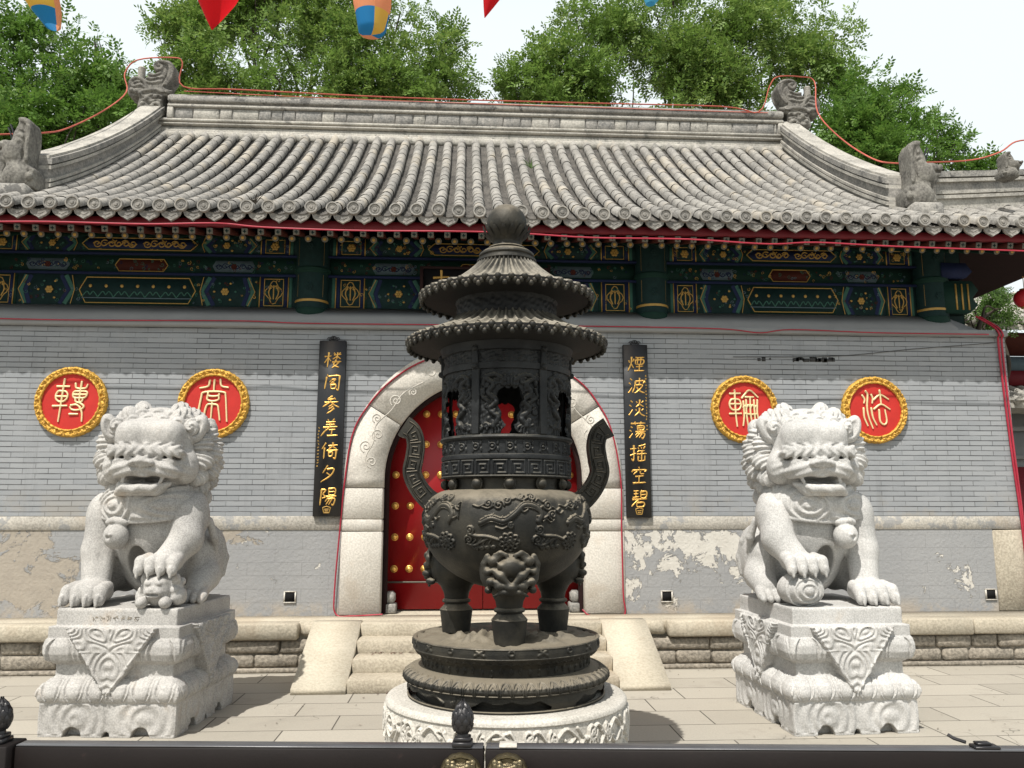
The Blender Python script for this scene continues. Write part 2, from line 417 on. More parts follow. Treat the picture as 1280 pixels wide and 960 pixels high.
MT['cable_worn'] = plain('worn_red_cable', (.42,.10,.07), .7, 0, .4, 5, 0, .3)
MT['wire'] = plain('black_wire', (.02,.02,.02), .6, 0, .2, 5, 0)
MT['under_shade'] = plain('shade_dark_bronze', (.011,.0105,.010), .8, 0, .4, 12, .002, .25)  # shade under the burner roofs, put into a near-black colour
MT['hollow_shade'] = plain('hollow_shade_paint', (.012,.012,.012), .9, 0, .2, 5, 0, .1)  # near-black paint standing in for the shade of a hollow
MT['iron'] = plain('black_iron', (.017,.016,.017), .38, .2, .3, 10, .0006, .5)
MT['gate'] = plain('dark_brown_painted_steel', (.009,.0065,.006), .6, 0, .25, 7, .0006, .2, dirt=((.05,.03,.026), 14, .62, .5))
MT['rail_top'] = plain('highlight_rail_top', (.10,.10,.105), .34, .3, .35, 8, .0006, .5)  # paler grey: the highlight along the rail top is put into the colour
MT['old_bronze'] = plain('polished_old_bronze', (.15,.125,.075), .35, .85, .4, 22, .002, .5)
MT['bark'] = plain('dark_bark', (.05,.042,.033), .95, 0, .4, 9, .01, .1)
MT['lantern'] = plain('red_silk_lantern', (.42,.012,.02), .55, 0, .15, 8, .001)
for k, c in dict(fl_red=(.62,.012,.02), fl_blue=(.02,.23,.55), fl_yellow=(.72,.50,.09), fl_peach=(.78,.35,.18), fl_cyan=(.10,.42,.62)).items():
    t = NT('flag_'+k[3:], .7, spec=.2); t.col(t.mix(t.noise(t.co(), 7, 3), tuple(x*.88 for x in c), c))
    tr = t.n('BsdfTranslucent'); tr.inputs[0].default_value = (*c, 1); mx = t.n('MixShader'); mx.inputs[0].default_value = .45
    t.l(t.b.outputs[0], mx.inputs[1]); t.l(tr.outputs[0], mx.inputs[2]); t.l(mx.outputs[0], t.t.nodes['Material Output'].inputs[0]); MT[k] = t.m
def bronze(name, c1, c2, dust, amt, dark=None):
    t = NT(name, .52, .55, .5); v = t.co()
    a = t.mix(t.step(t.noise(v, 5, 6), .35, .7), c1, c2)
    g = t.n('NewGeometry').outputs['Normal']; up = t.sep(g)[2]
    d = t.math('MULTIPLY', t.step(t.math('ADD', up, t.math('MULTIPLY', t.math('SUBTRACT', t.noise(v, 9, 7, .7), .5), 1.2)), .25, 1.0), amt)   # dust that has settled
    t.col(t.mix(d, a, dust)); t.put(t.b.inputs['Metallic'], t.math('SUBTRACT', .55, t.math('MULTIPLY', d, .55)))
    t.put(t.b.inputs['Roughness'], t.math('ADD', .47, t.math('MULTIPLY', t.noise(v, 14, 5), .25)))
    t.bump(t.noise(v, 70, 4, .7), .0022); return t.m
MT['bronze'] = bronze('weathered_bronze', (.017,.017,.015), (.05,.046,.036), (.29,.25,.185), .62)
MT['bronze_dark'] = bronze('dark_cast_iron', (.010,.011,.012), (.026,.028,.029), (.25,.23,.18), .40)
MT['bronze_roof'] = bronze('dusty_bronze_roof', (.03,.03,.026), (.07,.066,.056), (.33,.30,.24), .8)
def leafmat(name, ca, cb, cc):
    t = NT(name, .5, spec=.3); v = t.co(); oi = t.n('NewGeometry').outputs['Random Per Island']
    a = t.mix(oi, ca, cb); a = t.mix(t.step(t.noise(v, .55, 4), .4, .62), a, cc, )
    t.col(a); tr = t.n('BsdfTranslucent'); t.l(a, tr.inputs[0]); mx = t.n('MixShader'); mx.inputs[0].default_value = .38
    t.l(t.b.outputs[0], mx.inputs[1]); t.l(tr.outputs[0], mx.inputs[2]); t.l(mx.outputs[0], t.t.nodes['Material Output'].inputs[0]); return t.m
MT['leaf'] = leafmat('locust_leaf', (.07,.145,.026), (.25,.345,.085), (.14,.235,.045))
MT['leaf_dark'] = leafmat('dense_leaf', (.05,.13,.02), (.18,.29,.058), (.105,.205,.034))
MT['leaf_pale'] = leafmat('pale_leaf', (.055,.11,.028), (.14,.22,.07), (.095,.175,.04))

def wall_mat():
    t = NT('grey_painted_brick', .88, spec=.2); v = t.co(); x, y, z = t.sep(v)
    wob = t.math('MULTIPLY', t.math('SUBTRACT', t.noise(v, 1.1, 3), .5), .012)
    zz = t.math('ADD', z, wob)
    br = t.n('TexBrick'); t.l(t.comb(x, zz, 0.), br.inputs['Vector'])
    br.inputs['Scale'].default_value = 1; br.inputs['Brick Width'].default_value = .29; br.inputs['Row Height'].default_value = .062
    br.inputs['Mortar Size'].default_value = .0042; br.inputs['Mortar Smooth'].default_value = .35; br.inputs['Bias'].default_value = 0
    br.inputs['Color1'].default_value = (.208,.222,.236,1); br.inputs['Color2'].default_value = (.312,.322,.332,1); br.inputs['Mortar'].default_value = (.12,.122,.125,1)
    fr = t.math('FRACT', t.math('DIVIDE', zz, .062)); line = t.math('LESS_THAN', t.math('MINIMUM', fr, t.math('SUBTRACT', 1., fr)), t.math('MULTIPLY', t.noise(v, 2.3, 5, .7), .16))
    brk = t.step(t.noise(t.comb(t.math('MULTIPLY', x, .5), t.math('MULTIPLY', z, 9.), 0.), 1.6, 6, .75), .38, .58)
    ln = t.math('MULTIPLY', line, brk)
    vert = t.math('MULTIPLY', br.outputs['Fac'], t.step(t.noise(v, 2.7, 4), .42, .6))
    a = t.mix(.64, br.outputs['Color'], t.mix(t.noise(v, 1.7, 6), (.22,.234,.247), (.305,.312,.318)))
    a = t.mix(t.math('MULTIPLY', t.step(t.noise(v, 90, 2), .4, .7), .14), a, (.42,.42,.42))
    a = t.mix(t.math('MULTIPLY', vert, .7), a, (.075,.077,.08))
    a = t.mix(t.math('MULTIPLY', ln, .72), a, (.055,.058,.063))
    a = t.mix(t.math('MULTIPLY', t.step(t.noise(t.co(scale=(1, 1, .07)), 4.5, 6, .7), .54, .72), .35), a, (.16,.165,.17))
    a = t.mix(t.math('MULTIPLY', t.step(t.noise(v, .8, 7, .7), .56, .70), .35), a, (.37,.37,.365))
    low = t.math('MULTIPLY', t.step(z, 1.55, 1.1), t.step(t.noise(v, 1.2, 7, .7), .5, .62))   # rubbed, browner courses just above the stone band
    a = t.mix(t.math('MULTIPLY', low, .5), a, (.31,.28,.235)); t.col(a)
    h = t.math('SUBTRACT', t.math('MULTIPLY', t.noise(v, 40, 4), .25), t.math('ADD', ln, t.math('MULTIPLY', vert, .5))); t.bump(h, .006); return t.m
MT['wall'] = wall_mat()
def plaster_mat():
    t = NT('peeling_grey_plaster', .9, spec=.2); v = t.co(); x, y, z = t.sep(v)
    a = t.mix(t.noise(v, 1.5, 6), (.235,.24,.245), (.32,.318,.315))
    br = t.n('TexBrick'); t.l(t.comb(x, z, 0.), br.inputs['Vector']); br.inputs['Scale'].default_value = 1
    br.inputs['Brick Width'].default_value = .62; br.inputs['Row Height'].default_value = .15; br.inputs['Mortar Size'].default_value = .006; br.inputs['Mortar Smooth'].default_value = .6
    a = t.mix(t.math('MULTIPLY', t.math('MULTIPLY', br.outputs['Fac'], t.noise(v, 3, 4)), .55), a, (.14,.14,.14))
    m = 0
    def gauss(cx, cz, sx, sz, amp):
        u = t.math('POWER', t.math('DIVIDE', t.math('SUBTRACT', x, cx), sx), 2.); w = t.math('POWER', t.math('DIVIDE', t.math('SUBTRACT', z, cz), sz), 2.)
        return t.math('MULTIPLY', t.math('EXPONENT', t.math('MULTIPLY', t.math('ADD', u, w), -1.)), amp)
    g = gauss(2.7, .82, .85, .32, .225)
    for q in ((-2.6, .9, .5, .14, .07), (1.95, .55, .35, .4, .11), (4.2, .95, .7, .12, .07), (2.1, .15, .35, .12, .16), (3.3, .6, .4, .4, .10), (6.05, .3, .3, .3, .13), (4.9, .5, .5, .5, .05)): g = t.math('ADD', g, gauss(*q))
    n = t.noise(v, 3.4, 9, .68, .4); peel = t.step(t.math('ADD', n, g), .655, .672)
    edge = t.math('SUBTRACT', t.step(t.math('ADD', n, g), .640, .657), peel)
    a = t.mix(t.math('MULTIPLY', edge, .5), a, (.15,.145,.14))
    a = t.mix(peel, a, t.mix(t.noise(v, 5, 6), (.44,.415,.37), (.62,.60,.55)))
    b2 = t.math('ADD', gauss(-5.1, .55, 1.2, .6, .28), gauss(-2.7, .95, .8, .14, .13)); n2 = t.noise(v, 2.1, 8, .7, .5); bare = t.step(t.math('ADD', n2, b2), .66, .70)
    a = t.mix(t.math('MULTIPLY', bare, .75), a, t.mix(t.noise(v, 6, 6), (.27,.23,.18), (.40,.345,.27)))
    foot = t.math('MULTIPLY', t.step(z, .22, .02), t.step(t.noise(v, 3.5, 7, .7), .42, .6)); a = t.mix(t.math('MULTIPLY', foot, .6), a, (.40,.335,.255))
    t.col(a); t.bump(t.math('SUBTRACT', t.math('ADD', t.noise(v, 25, 5), t.math('MULTIPLY', n2, .8)), t.math('MULTIPLY', t.math('ADD', peel, bare), .9)), .008); return t.m
MT['plaster'] = plaster_mat()
def paving_mat():
    t = NT('pale_paving_slabs', .85, spec=.25); v = t.co()
    br = t.n('TexBrick'); t.l(v, br.inputs['Vector']); br.inputs['Scale'].default_value = 1; br.offset = .37; br.offset_frequency = 2
    br.inputs['Brick Width'].default_value = 1.02; br.inputs['Row Height'].default_value = .46; br.inputs['Mortar Size'].default_value = .006; br.inputs['Mortar Smooth'].default_value = .3
    br.inputs['Color1'].default_value = (.285,.265,.225,1); br.inputs['Color2'].default_value = (.40,.372,.318,1); br.inputs['Mortar'].default_value = (.12,.105,.085,1); br.inputs['Bias'].default_value = .1
    a = t.mix(.38, br.outputs['Color'], t.mix(t.noise(v, .9, 7), (.30,.275,.23), (.41,.375,.31)))
    a = t.mix(t.math('MULTIPLY', t.step(t.noise(v, 60, 3), .35, .7), .2), a, (.21,.195,.165))
    a = t.mix(t.math('MULTIPLY', t.step(t.noise(v, 2.2, 8, .7), .56, .66), .3), a, (.24,.215,.18))
    a = t.mix(t.math('MULTIPLY', t.step(t.noise(v, .55, 8, .75, .6), .55, .70), .35), a, (.20,.185,.16))
    vo = t.n('TexVoronoi', feature='DISTANCE_TO_EDGE'); wv = t.n('VectorMath', operation='ADD'); t.l(v, wv.inputs[0]); nz = t.n('TexNoise'); t.l(v, nz.inputs['Vector']); nz.inputs['Scale'].default_value = 2.5; t.l(nz.outputs['Color'], wv.inputs[1]); t.l(wv.outputs[0], vo.inputs['Vector']); vo.inputs['Scale'].default_value = .75
    crack = t.math('MULTIPLY', t.step(vo.outputs['Distance'], .006, .002), t.step(t.noise(v, .7, 3), .52, .56)); a = t.mix(t.math('MULTIPLY', crack, .7), a, (.13,.12,.10))
    a = t.mix(t.math('MULTIPLY', t.math('MULTIPLY', br.outputs['Fac'], t.step(t.noise(v, 3, 4), .25, .45)), .9), a, (.085,.078,.065))
    t.col(a); t.bump(t.math('SUBTRACT', t.math('MULTIPLY', t.noise(v, 45, 5), .35), br.outputs['Fac']), .005); return t.m
MT['paving'] = paving_mat()
# ================================================================== ground and platform
b = MB(); b.add([[-400,-400,0],[400,-400,0],[400,400,0],[-400,400,0]], np.array([[0,1,2,3]]))
tag(b.build('ground', MT['paving']), 'pale stone paved forecourt in front of the hall', 'ground', kind='structure')

plat = thing('stone_platform', 'low stone platform of rough grey footing bricks under a pale kerb, below the hall wall', 'platform', (0, 9.6, 0))
b = MB(); b.box(-7.6, 7.9, 9.30, 18, .003, .335); b.box(-7.6, 7.9, 9.36, 18, .335, .506, 1); b.build('core', [MT['rough_brick'], MT['beige']], plat)
def course(z0, z1, y, lo, hi, wmin, wmax, skip=None):
    b = MB(); x = lo
    while x < hi:
        w = min(RNG.uniform(wmin, wmax), hi-x+.01); d = RNG.uniform(0, .018)
        if not (skip and x > skip[0] and x+w < skip[1]):
            b.bbox(x+.006, x+w-.006, y-d, y+.12, z0+.006, z1-.006-RNG.uniform(0, .008), .02, 0, .008)
        x += w
    return b
for z0, z1 in ((.05, .195), (.195, .338)):
    for lo, hi in ((-7.5, -1.2), (1.6, 7.8)): course(z0, z1, 9.275, lo, hi, .28, .62).build('footing_course', MT['rough_brick'], plat, 50)
b = MB(); b.bbox(-7.5, 7.8, 9.235, 9.32, .0, .048, .012); b.build('footing_base', MT['rough_brick'], plat, 50)
x = -7.5
for w in (1.9, 1.7, 2.15, -.42, 3.15, .42, 1.9, 1.55, 1.75, 2.3):
    e = x+abs(w); b = MB(); j = RNG.uniform(0, .012)
    if w < 0 or w == .42: b.bbox(x+.03, e-.02, 9.26, 9.46, .37, .500, .035, 0, .02)
    else: b.bbox(x+.004, e-.004, 9.205+j, 9.46, .342, .511-j*.3, .016, 0, .004)
    b.build('kerb_stone', MT['beige'], plat, 50); x = e
b = MB(); b.box(-7.5, 7.8, 9.45, 9.9, .45, .5095); b.build('top_paving', MT['beige'], plat)

steps = thing('stone_steps', 'worn stone entrance steps between two sloping side slabs, below the red door', 'steps', (.2, 8.7, 0))
for i, y in enumerate((8.19, 8.54, 8.89, 9.19)):
    b = MB(); b.bbox(-1.085, 1.50, y, y+.45, max(0, .1275*i-.05), .1275*(i+1)-.002*(i == 3), .009, 0, .005); b.build('step', MT['beige'], steps, 50)
for x0, x1 in ((-1.6, -1.092), (1.508, 1.995)):
    b = MB(); b.prism([(8.17, .002), (8.17, .052), (9.24, .52), (9.40, .52), (9.40, .002)], x0, x1, ax='x'); b.build('side_slab', MT['paleflag'], steps)

# ================================================================== the gate hall
hall = thing('temple_gate_hall', 'grey brick temple gate hall with a round arched red door and a grey tiled roof', 'temple hall', (0, 9.88, .51))
YW = 9.88; XL, XR = -6.35, 6.80; AC, AZ = .24, 2.08
def arcp(r, a0=0, a1=180, n=28): return [(AC+r*math.cos(R(a)), AZ+r*math.sin(R(a))) for a in np.linspace(a0, a1, n)]
def wall_face(mb, z0, z1, ro, y, x0=XL, x1=XR, m=0):
    """front wall between z0 and z1 with the round-headed opening of radius ro left out"""
    xl, xr = AC-ro, AC+ro
    mb.add([[x0,y,z0],[xl,y,z0],[xl,y,z1],[x0,y,z1]], np.array([[0,1,2,3]]), m); mb.add([[xr,y,z0],[x1,y,z0],[x1,y,z1],[xr,y,z1]], np.array([[0,1,2,3]]), m)
    if z1 > AZ:
        P = [(x, z) for x, z in arcp(ro, 180, 0, 40)]
        P = [(xl, max(z0, AZ-.01))]+P
        for (xa, za), (xb, zb) in zip(P[:-1], P[1:]):
            if xb-xa > 1e-6: mb.add([[xa,y,za],[xb,y,zb],[xb,y,z1],[xa,y,z1]], np.array([[0,1,2,3]]), m)
        
b = MB(); wall_face(b, 1.64, 3.87, 1.45, YW); b.add([[XR,YW,1.43],[XR,18,1.43],[XR,18,3.87],[XR,YW,3.87]], np.array([[0,1,2,3]])); b.build('brick_wall', MT['wall'], hall)
for x0, x1 in ((XL, AC-1.45), (AC+1.45, 6.43)):
    b = MB(); b.add([[x0,YW+.006,.505],[x1,YW+.006,.505],[x1,YW+.006,1.48],[x0,YW+.006,1.48]], np.array([[0,1,2,3]])); b.build('plaster_dado', MT['plaster'], hall)
for x0, x1 in ((XL, -3.6), (-3.6, AC-1.45), (AC+1.45, 4.1), (4.1, XR+.01)): b = MB(); b.bbox(x0+.003, x1-.003, YW-.005, YW+.2, 1.478, 1.637, .006, 0, .003); b.build('stone_band', MT['band'], hall, 50)
b = MB(); b.bbox(6.43, XR+.012, YW-.014, YW+.5, .508, 1.47, .014, 0, .004); b.build('corner_stone', MT['beige'], hall, 50)
b = MB(); b.box(XL, XR, YW-.075, YW+.05, 3.868, 3.94); b.prism([(YW-.07, 3.94), (10.13, 4.185), (10.13, 3.90), (YW+.1, 3.88)], XL-.02, XR-.62, ax='x')
b.add([[XR-.62,YW-.07,3.94],[XR,YW-.07,3.94],[XR-.62,10.13,4.185],[XR,10.13,3.95]], np.array([[0,1,3,2]]))
b.add([[XR,YW-.07,3.94],[XR,12,3.94],[XR-.62,12,4.185],[XR-.62,10.13,4.185],[XR,10.13,3.95]], [[0,4,3,2,1]]); b.build('sloped_ledge', MT['plinth'], hall)
b = MB(); b.box(XL, AC-1.75, 10.5, 17.5, .52, 5.25); b.box(AC+1.75, XR-.1, 10.5, 17.5, .52, 5.25); b.box(AC-1.75, AC+1.75, 10.5, 17.5, 3.75, 5.25); b.box(AC-1.75, AC+1.75, 11.4, 17.5, .52, 3.75); b.build('light_block_core', MT['hollow_shade'], hall)  # unseen solid fill, added to keep light from leaking through the hall
# arch stones
mt = MT['arch']
def arch_block(pts, y0=YW-.022, y1=10.34):
    b = MB(); b.prism(pts, y0, y1); return b.build('arch_stone', mt, hall)
for sgn in (-1, 1):
    xi, xo = AC+sgn*1.187, AC+sgn*1.66
    for z0, z1 in ((.512, 1.46), (1.464, 1.60), (1.604, 1.965)):
        b = MB(); b.bbox(min(xi, xo), max(xi, xo)-.0, YW-.022, 10.34, z0, z1, .012, 0, .003); b.build('arch_stone', mt, hall, 50)
def ringpts(a0, a1, ri=1.187, ro=1.645, n=12):
    g = .12
    return [(AC+ri*math.cos(R(a)), AZ+ri*math.sin(R(a))) for a in np.linspace(a0+g, a1-g, n)]+[(AC+ro*math.cos(R(a)), AZ+ro*math.sin(R(a))) for a in np.linspace(a1-g, a0+g, n)]
for sgn in (0, 1):
    p = [(AC+1.187, 1.969), (AC+1.655, 1.969), *[(AC+1.645*math.cos(R(a)), AZ+1.645*math.sin(R(a))) for a in np.linspace(0, 32, 8)], *[(AC+1.187*math.cos(R(a)), AZ+1.187*math.sin(R(a))) for a in np.linspace(32, 0, 8)]]
    if sgn: p = [(2*AC-x, z) for x, z in p]
    arch_block(p)
for a0, a1 in ((32.3, 69), (69.2, 110.8), (111, 147.7)): arch_block(ringpts(a0, a1))
# carved clouds along the arch
def cloud(cx, cz, r, d, a0): b.ribbon(spiral(cx, cz, r, 1.6, a0, d, 26), .015, YW-.0215, .007)
for sgn in (-1, 1):
    b = MB()
    for ang, rr, r in ((8, 1.34, .07), (15, 1.45, .075), (22, 1.36, .075), (29, 1.46, .06), (41, 1.40, .075), (50, 1.33, .05), (63, 1.42, .075), (80, 1.36, .07)):
        a = ang if sgn > 0 else 180-ang; cloud(AC+rr*math.cos(R(a)), AZ+rr*math.sin(R(a)), r, sgn, R(a+90))
    pts = [(AC+sgn*rr*math.cos(R(a)), AZ+rr*math.sin(R(a))) for a, rr in ((3, 1.38), (10, 1.42), (18, 1.38), (26, 1.43), (36, 1.37), (46, 1.40), (58, 1.36))]
    b.ribbon(smooth_pts(pts, 6), .013, YW-.0215, .006); b.build('cloud_carving', mt, hall, 180)
b = MB()
for r, w, y0, y1 in ((1.16, .05, YW+.10, YW+.2), (1.63, .03, YW-.05, YW-.02)):
    pts = [(AC+r, .52)]+arcp(r, 0, 180, 40)+[(AC-r, .52)]
    if r < 1.5: b.tube([(x, YW+.16, z) for x, z in pts], .034, 6, 0)
b.build('arch_moulding', MT['soffit'], hall, 60)
# doors
for sgn in (-1, 1):
    x0, x1 = (AC-1.19, AC-.004) if sgn < 0 else (AC+.004, AC+1.19)
    d = MB(); d.box(x0, x1, 10.30, 10.36, .53, 3.3); d.box(x0+.02, x1-.02, 10.292, 10.3, .86, 3.28)
    leaf = d.build('door_leaf', MT['red_door'], hall)
    e = MB(); e.box(x0+.02, x1-.02, 10.284, 10.291, .838, .858); e.build('pale_moulding', MT['cream'], leaf)
    proto = None
    for i in range(6):
        for j in range(7):
            x = AC+sgn*(.165+.182*i); z = 1.005+.377*j
            if math.hypot(x-AC, max(0, z-AZ)) > 1.10 or j > 6: continue
            if proto is None:
                s = MB(); s.lathe([(.001, .050), (.016, .048), (.030, .036), (.036, .02), (.037, .008), (.043, .006), (.045, 0)], 14)
                proto = s.build('door_stud', MT['gold'], leaf, 60, local=True); proto.rotation_euler = (R(90), 0, 0); ob = proto
            else: ob = link('door_stud', proto.data, leaf); ob.rotation_euler = proto.rotation_euler
            ob.location = (x, 10.292-9.88, z-.51)
for sgn in (-1, 1):
    b = MB(); x = AC+sgn*1.10
    b.bbox(x-.075, x+.075, 10.02, 10.25, .512, .62, .012); b.bbox(x-.06, x+.06, 10.04, 10.24, .62, .755, .03); b.build('door_stone', MT['ridge'], hall, 60)
for x, z in ((-1.98, .722), (2.393, .705), (6.34, .705)):
    b = MB(); b.box(x-.055, x+.055, YW-.004, YW+.004, z-.055, z+.055, 0)
    for q in ((x-.07, x+.07, z+.055, z+.067), (x-.07, x+.07, z-.067, z-.055), (x-.07, x-.055, z-.055, z+.055), (x+.055, x+.07, z-.055, z+.055)): b.box(q[0], q[1], YW-.010, YW+.004, q[2], q[3], 1)
    b.build('wall_vent', [MT['hollow_shade'], MT['arch']], hall)  # flat panel: the shaded hole is only painted dark
# the remains of old fixed letters on the shaded bricks
for i in range(26):
    b = MB(); u = RNG.uniform(0, 1); x = 3.45+1.1*u
    if .25 < u < .5 and RNG.uniform() < .6: continue
    w = RNG.uniform(.01, .05) if u < .55 else RNG.uniform(.02, .09); b.box(x, x+w, YW-.004, YW+.002, 3.535+RNG.uniform(-.03, .025), 3.555+RNG.uniform(0, .03)); b.build('letter_remains', MT['wire'], hall)

# ---------------------------------------------------------------- painted beams under the eaves
YB = 10.15
cols = [-6.15, -1.91, 2.37, 6.05]
b = MB(); b.box(XL-.05, XR-.35, YB, 10.5, 4.10, 4.60, 0); b.box(XL-.05, XR-.35, YB+.07, 10.5, 4.60, 4.84, 1); b.box(XL-.05, XR-.35, YB-.02, 10.5, 4.84, 5.16, 0)
b.box(XL-.05, XR-.35, YB-.03, YB+.01, 4.575, 4.605, 2); b.box(XL-.05, XR-.35, YB-.045, YB, 4.825, 4.852, 2)
b.box(XR-.35, XR-.30, YB+.05, 14, 4.10, 5.3, 1)
beam = b.build('painted_beam', [MT['teal'], MT['green'], MT['blue']], hall)
names = ['teal', 'green', 'blue', 'gold_paint', 'green_pale', 'pale_blue', 'brick_red', 'cream']; MI = {k: i for i, k in enumerate(names)}
def poly(b, pts, y, m, d=.004): b.prism(pts, y, y-d, MI[m])
def outline(b, pts, y, w=.012, m='gold_paint'):
    P = np.array(list(pts)+[pts[0]], float); b.ribbon(resamp(P, .05), w, y, .004, MI[m])
def hexa(x0, x1, z0, z1, c): zm = (z0+z1)/2; return [(x0, zm), (x0+c, z1), (x1-c, z1), (x1, zm), (x1-c, z0), (x0+c, z0)]
def flower(b, x, z, r, y, m='gold_paint', n=6):
    for k in range(n): 
        a = 2*math.pi*k/n; b.ball((x+r*.6*math.cos(a), y, z+r*.6*math.sin(a)), (r*.42, .008, r*.42), 8, MI[m])
    b.ball((x, y-.004, z), (r*.35, .008, r*.35), 8, MI[m])
def scroll(b, x0, x1, z, r, y, m='gold_paint', w=.016):
    n = max(2, int((x1-x0)/(r*1.7))); xs = np.linspace(x0+r, x1-r, n)
    for i, x in enumerate(xs): b.ribbon(spiral(x, z, r, 1.3, R(40*i), 1 if i % 2 else -1, 18), w, y, .006, MI[m])
    t = np.linspace(0, 1, 40); b.ribbon(np.stack([x0+(x1-x0)*t, z+r*.55*np.sin(t*n*math.pi)], -1), w, y, .006, MI[m])
for bay in range(3):
    xa, xb = cols[bay]+.235, cols[bay+1]-.235
    c, h = (xa+xb)/2, (xb-xa)/2; b = MB()
    for zone, (z0, z1, yf) in (('low', (4.20, 4.56, YB)), ('up', (4.87, 5.06, YB-.02))):
        zm, H = (z0+z1)/2, (z1-z0)/2
        poly(b, hexa(c-.40*h, c+.40*h, z0, z1, .09), yf, 'green'); outline(b, hexa(c-.37*h, c+.37*h, z0+.02, z1-.02, .08), yf-.004, .012)
        poly(b, hexa(c-.355*h, c+.355*h, z0+.035, z1-.035, .07), yf-.004, 'teal' if zone == 'low' else 'blue')
        if zone == 'low':
            for k in range(7): 
                x = c+(k-3)*.1*h; b.ball((x, yf-.01, zm+.05), (.022, .006, .022), 8, MI['gold_paint'])
                b.ribbon(smooth_pts([(x-.05*h, zm-.09), (x-.02*h, zm-.02), (x, zm-.06), (x+.02*h, zm-.02), (x+.05*h, zm-.09)], 4), .014, yf-.008, .004, MI['green_pale'])
                b.ribbon([(x-.05*h, zm-.10), (x+.05*h, zm-.10)], .012, yf-.008, .004, MI['pale_blue'])
        else: scroll(b, c-.3*h, c-.02*h, zm, .05, yf-.008); scroll(b, c+.02*h, c+.3*h, zm, .05, yf-.008)
        for sg in (-1, 1):
            X = lambda u: c+sg*u*h
            for u, mm in ((.44, 'green_pale'), (.47, 'blue'), (.66, 'blue'), (.69, 'green_pale')):
                b.ribbon([(X(u+.02), z0), (X(u-.03) if u < .6 else X(u+.05), zm), (X(u+.02), z1)], .05, yf-.001, .005, MI[mm])
            b.ribbon([(X(.42), z0), (X(.37+.03), zm), (X(.42), z1)], .010, yf-.006, .005, MI['gold_paint'])
            b.ribbon([(X(.71), z0), (X(.755), zm), (X(.71), z1)], .010, yf-.006, .005, MI['gold_paint'])
            flower(b, X(.56), zm, .05 if zone == 'low' else .045, yf-.006)
            for k in range(6): b.ball((X(.56)+.13*math.cos(k*1.05), yf-.004, zm+min(H, .15)*.8*math.sin(k*1.05)), (.018, .005, .014), 6, MI['gold_paint' if k % 2 else 'green_pale'])
            for u, mm in ((.775, 'green'), (.785, 'gold_paint'), (.80, 'blue'), (.955, 'blue'), (.97, 'gold_paint'), (.985, 'green_pale')):
                w = .012 if mm == 'gold_paint' else .04; poly(b, [(X(u)-w/2, z0-.02), (X(u)+w/2, z0-.02), (X(u)+w/2, z1+.02), (X(u)-w/2, z1+.02)], yf-(.004 if mm == 'gold_paint' else 0), mm)
            xm = X(.875); bw = .062*h
            outline(b, [(xm-bw, z0+.01), (xm+bw, z0+.01), (xm+bw, z1-.01), (xm-bw, z1-.01)], yf, .010)
            if zone == 'low':
                outline(b, [(xm+.09*math.cos(a)*(1+.2*math.cos(4*a)), zm+.13*math.sin(a)*(1+.15*math.cos(4*a))) for a in np.linspace(0, 6.28, 20)[:-1]], yf, .012)
                for q in (-.03, 0, .03): b.ribbon(smooth_pts([(xm+q, zm-.09), (xm+q*2, zm), (xm+q, zm+.09)], 5), .016, yf-.004, .006, MI['gold_paint'])
                b.ribbon(spiral(xm-.04, zm+.06, .03, 1.2), .012, yf-.004, .006, MI['gold_paint']); b.ribbon(spiral(xm+.04, zm+.06, .03, 1.2, 3.1, -1), .012, yf-.004, .006, MI['gold_paint'])
            else: flower(b, xm, zm, .055, yf-.004)
    for z0, z1, yf in ((4.20, 4.56, YB), (4.87, 5.06, YB-.02), (4.63, 4.82, YB+.07)):        # the close small scrollwork that fills the fields
        for q in range(120):
            u, w = RNG.uniform(xa+.03, xb-.03), RNG.uniform(z0+.03, z1-.03); mm = RNG.choice(['gold_paint', 'green_pale', 'green_pale', 'blue', 'pale_blue', 'brick_red'])
            b.ribbon(spiral(u, w, RNG.uniform(.014, .030), 1.1, RNG.uniform(0, 6), RNG.choice([-1, 1]), 9), RNG.uniform(.005, .009), yf-.0045, .003, MI[mm])
    ym = YB+.07
    poly(b, hexa(c-.17*h, c+.17*h, 4.645, 4.80, .05), ym, 'brick_red'); outline(b, hexa(c-.17*h, c+.17*h, 4.645, 4.80, .05), ym-.004, .012, 'gold_paint')
    for sg in (-1, 1):
        xm = c+sg*.60*h; poly(b, hexa(xm-.14*h, xm+.14*h, 4.65, 4.795, .04), ym, 'pale_blue')
        scroll(b, xm-.12*h, xm+.12*h, 4.72, .04, ym-.005, 'blue', .01); flower(b, xm, 4.72, .04, ym-.006, 'brick_red')
    b.build('beam_painting', [MT[k] for k in names], hall)
for x in cols:
    b = MB(); b.lathe([(.2, 4.06), (.215, 4.10), (.2, 4.16)], 20, (x, YB+.02, 0), 2); b.lathe([(.205, 4.16), (.205, 5.12)], 20, (x, YB+.02, 0), 3)
    b.lathe([(.207, 4.235), (.209, 4.25), (.207, 4.265)], 20, (x, YB+.02, 0), 1); b.lathe([(.207, 4.60), (.225, 4.62), (.225, 4.66), (.207, 4.68)], 20, (x, YB+.02, 0), 2)
    flower(b, x, 4.42, .05, YB-.19); flower(b, x, 4.93, .05, YB-.19)
    [b.ribbon([(x+.19*math.sin(q), z), (x+.19*math.sin(q), z2)], .012, YB-.187+.2*(1-math.cos(q)), .004, 1) for q in (-.9, .9) for z, z2 in ((4.30, 4.58), (4.7, 5.08))]
    b.M = [np.where(m > 3, 1, m) for m in b.M]
    b.build('column_head', [MT['green'], MT['gold_paint'], MT['green'], MT['teal']], hall, 40)
b = MB()      # the carved beam end that comes out at the corner
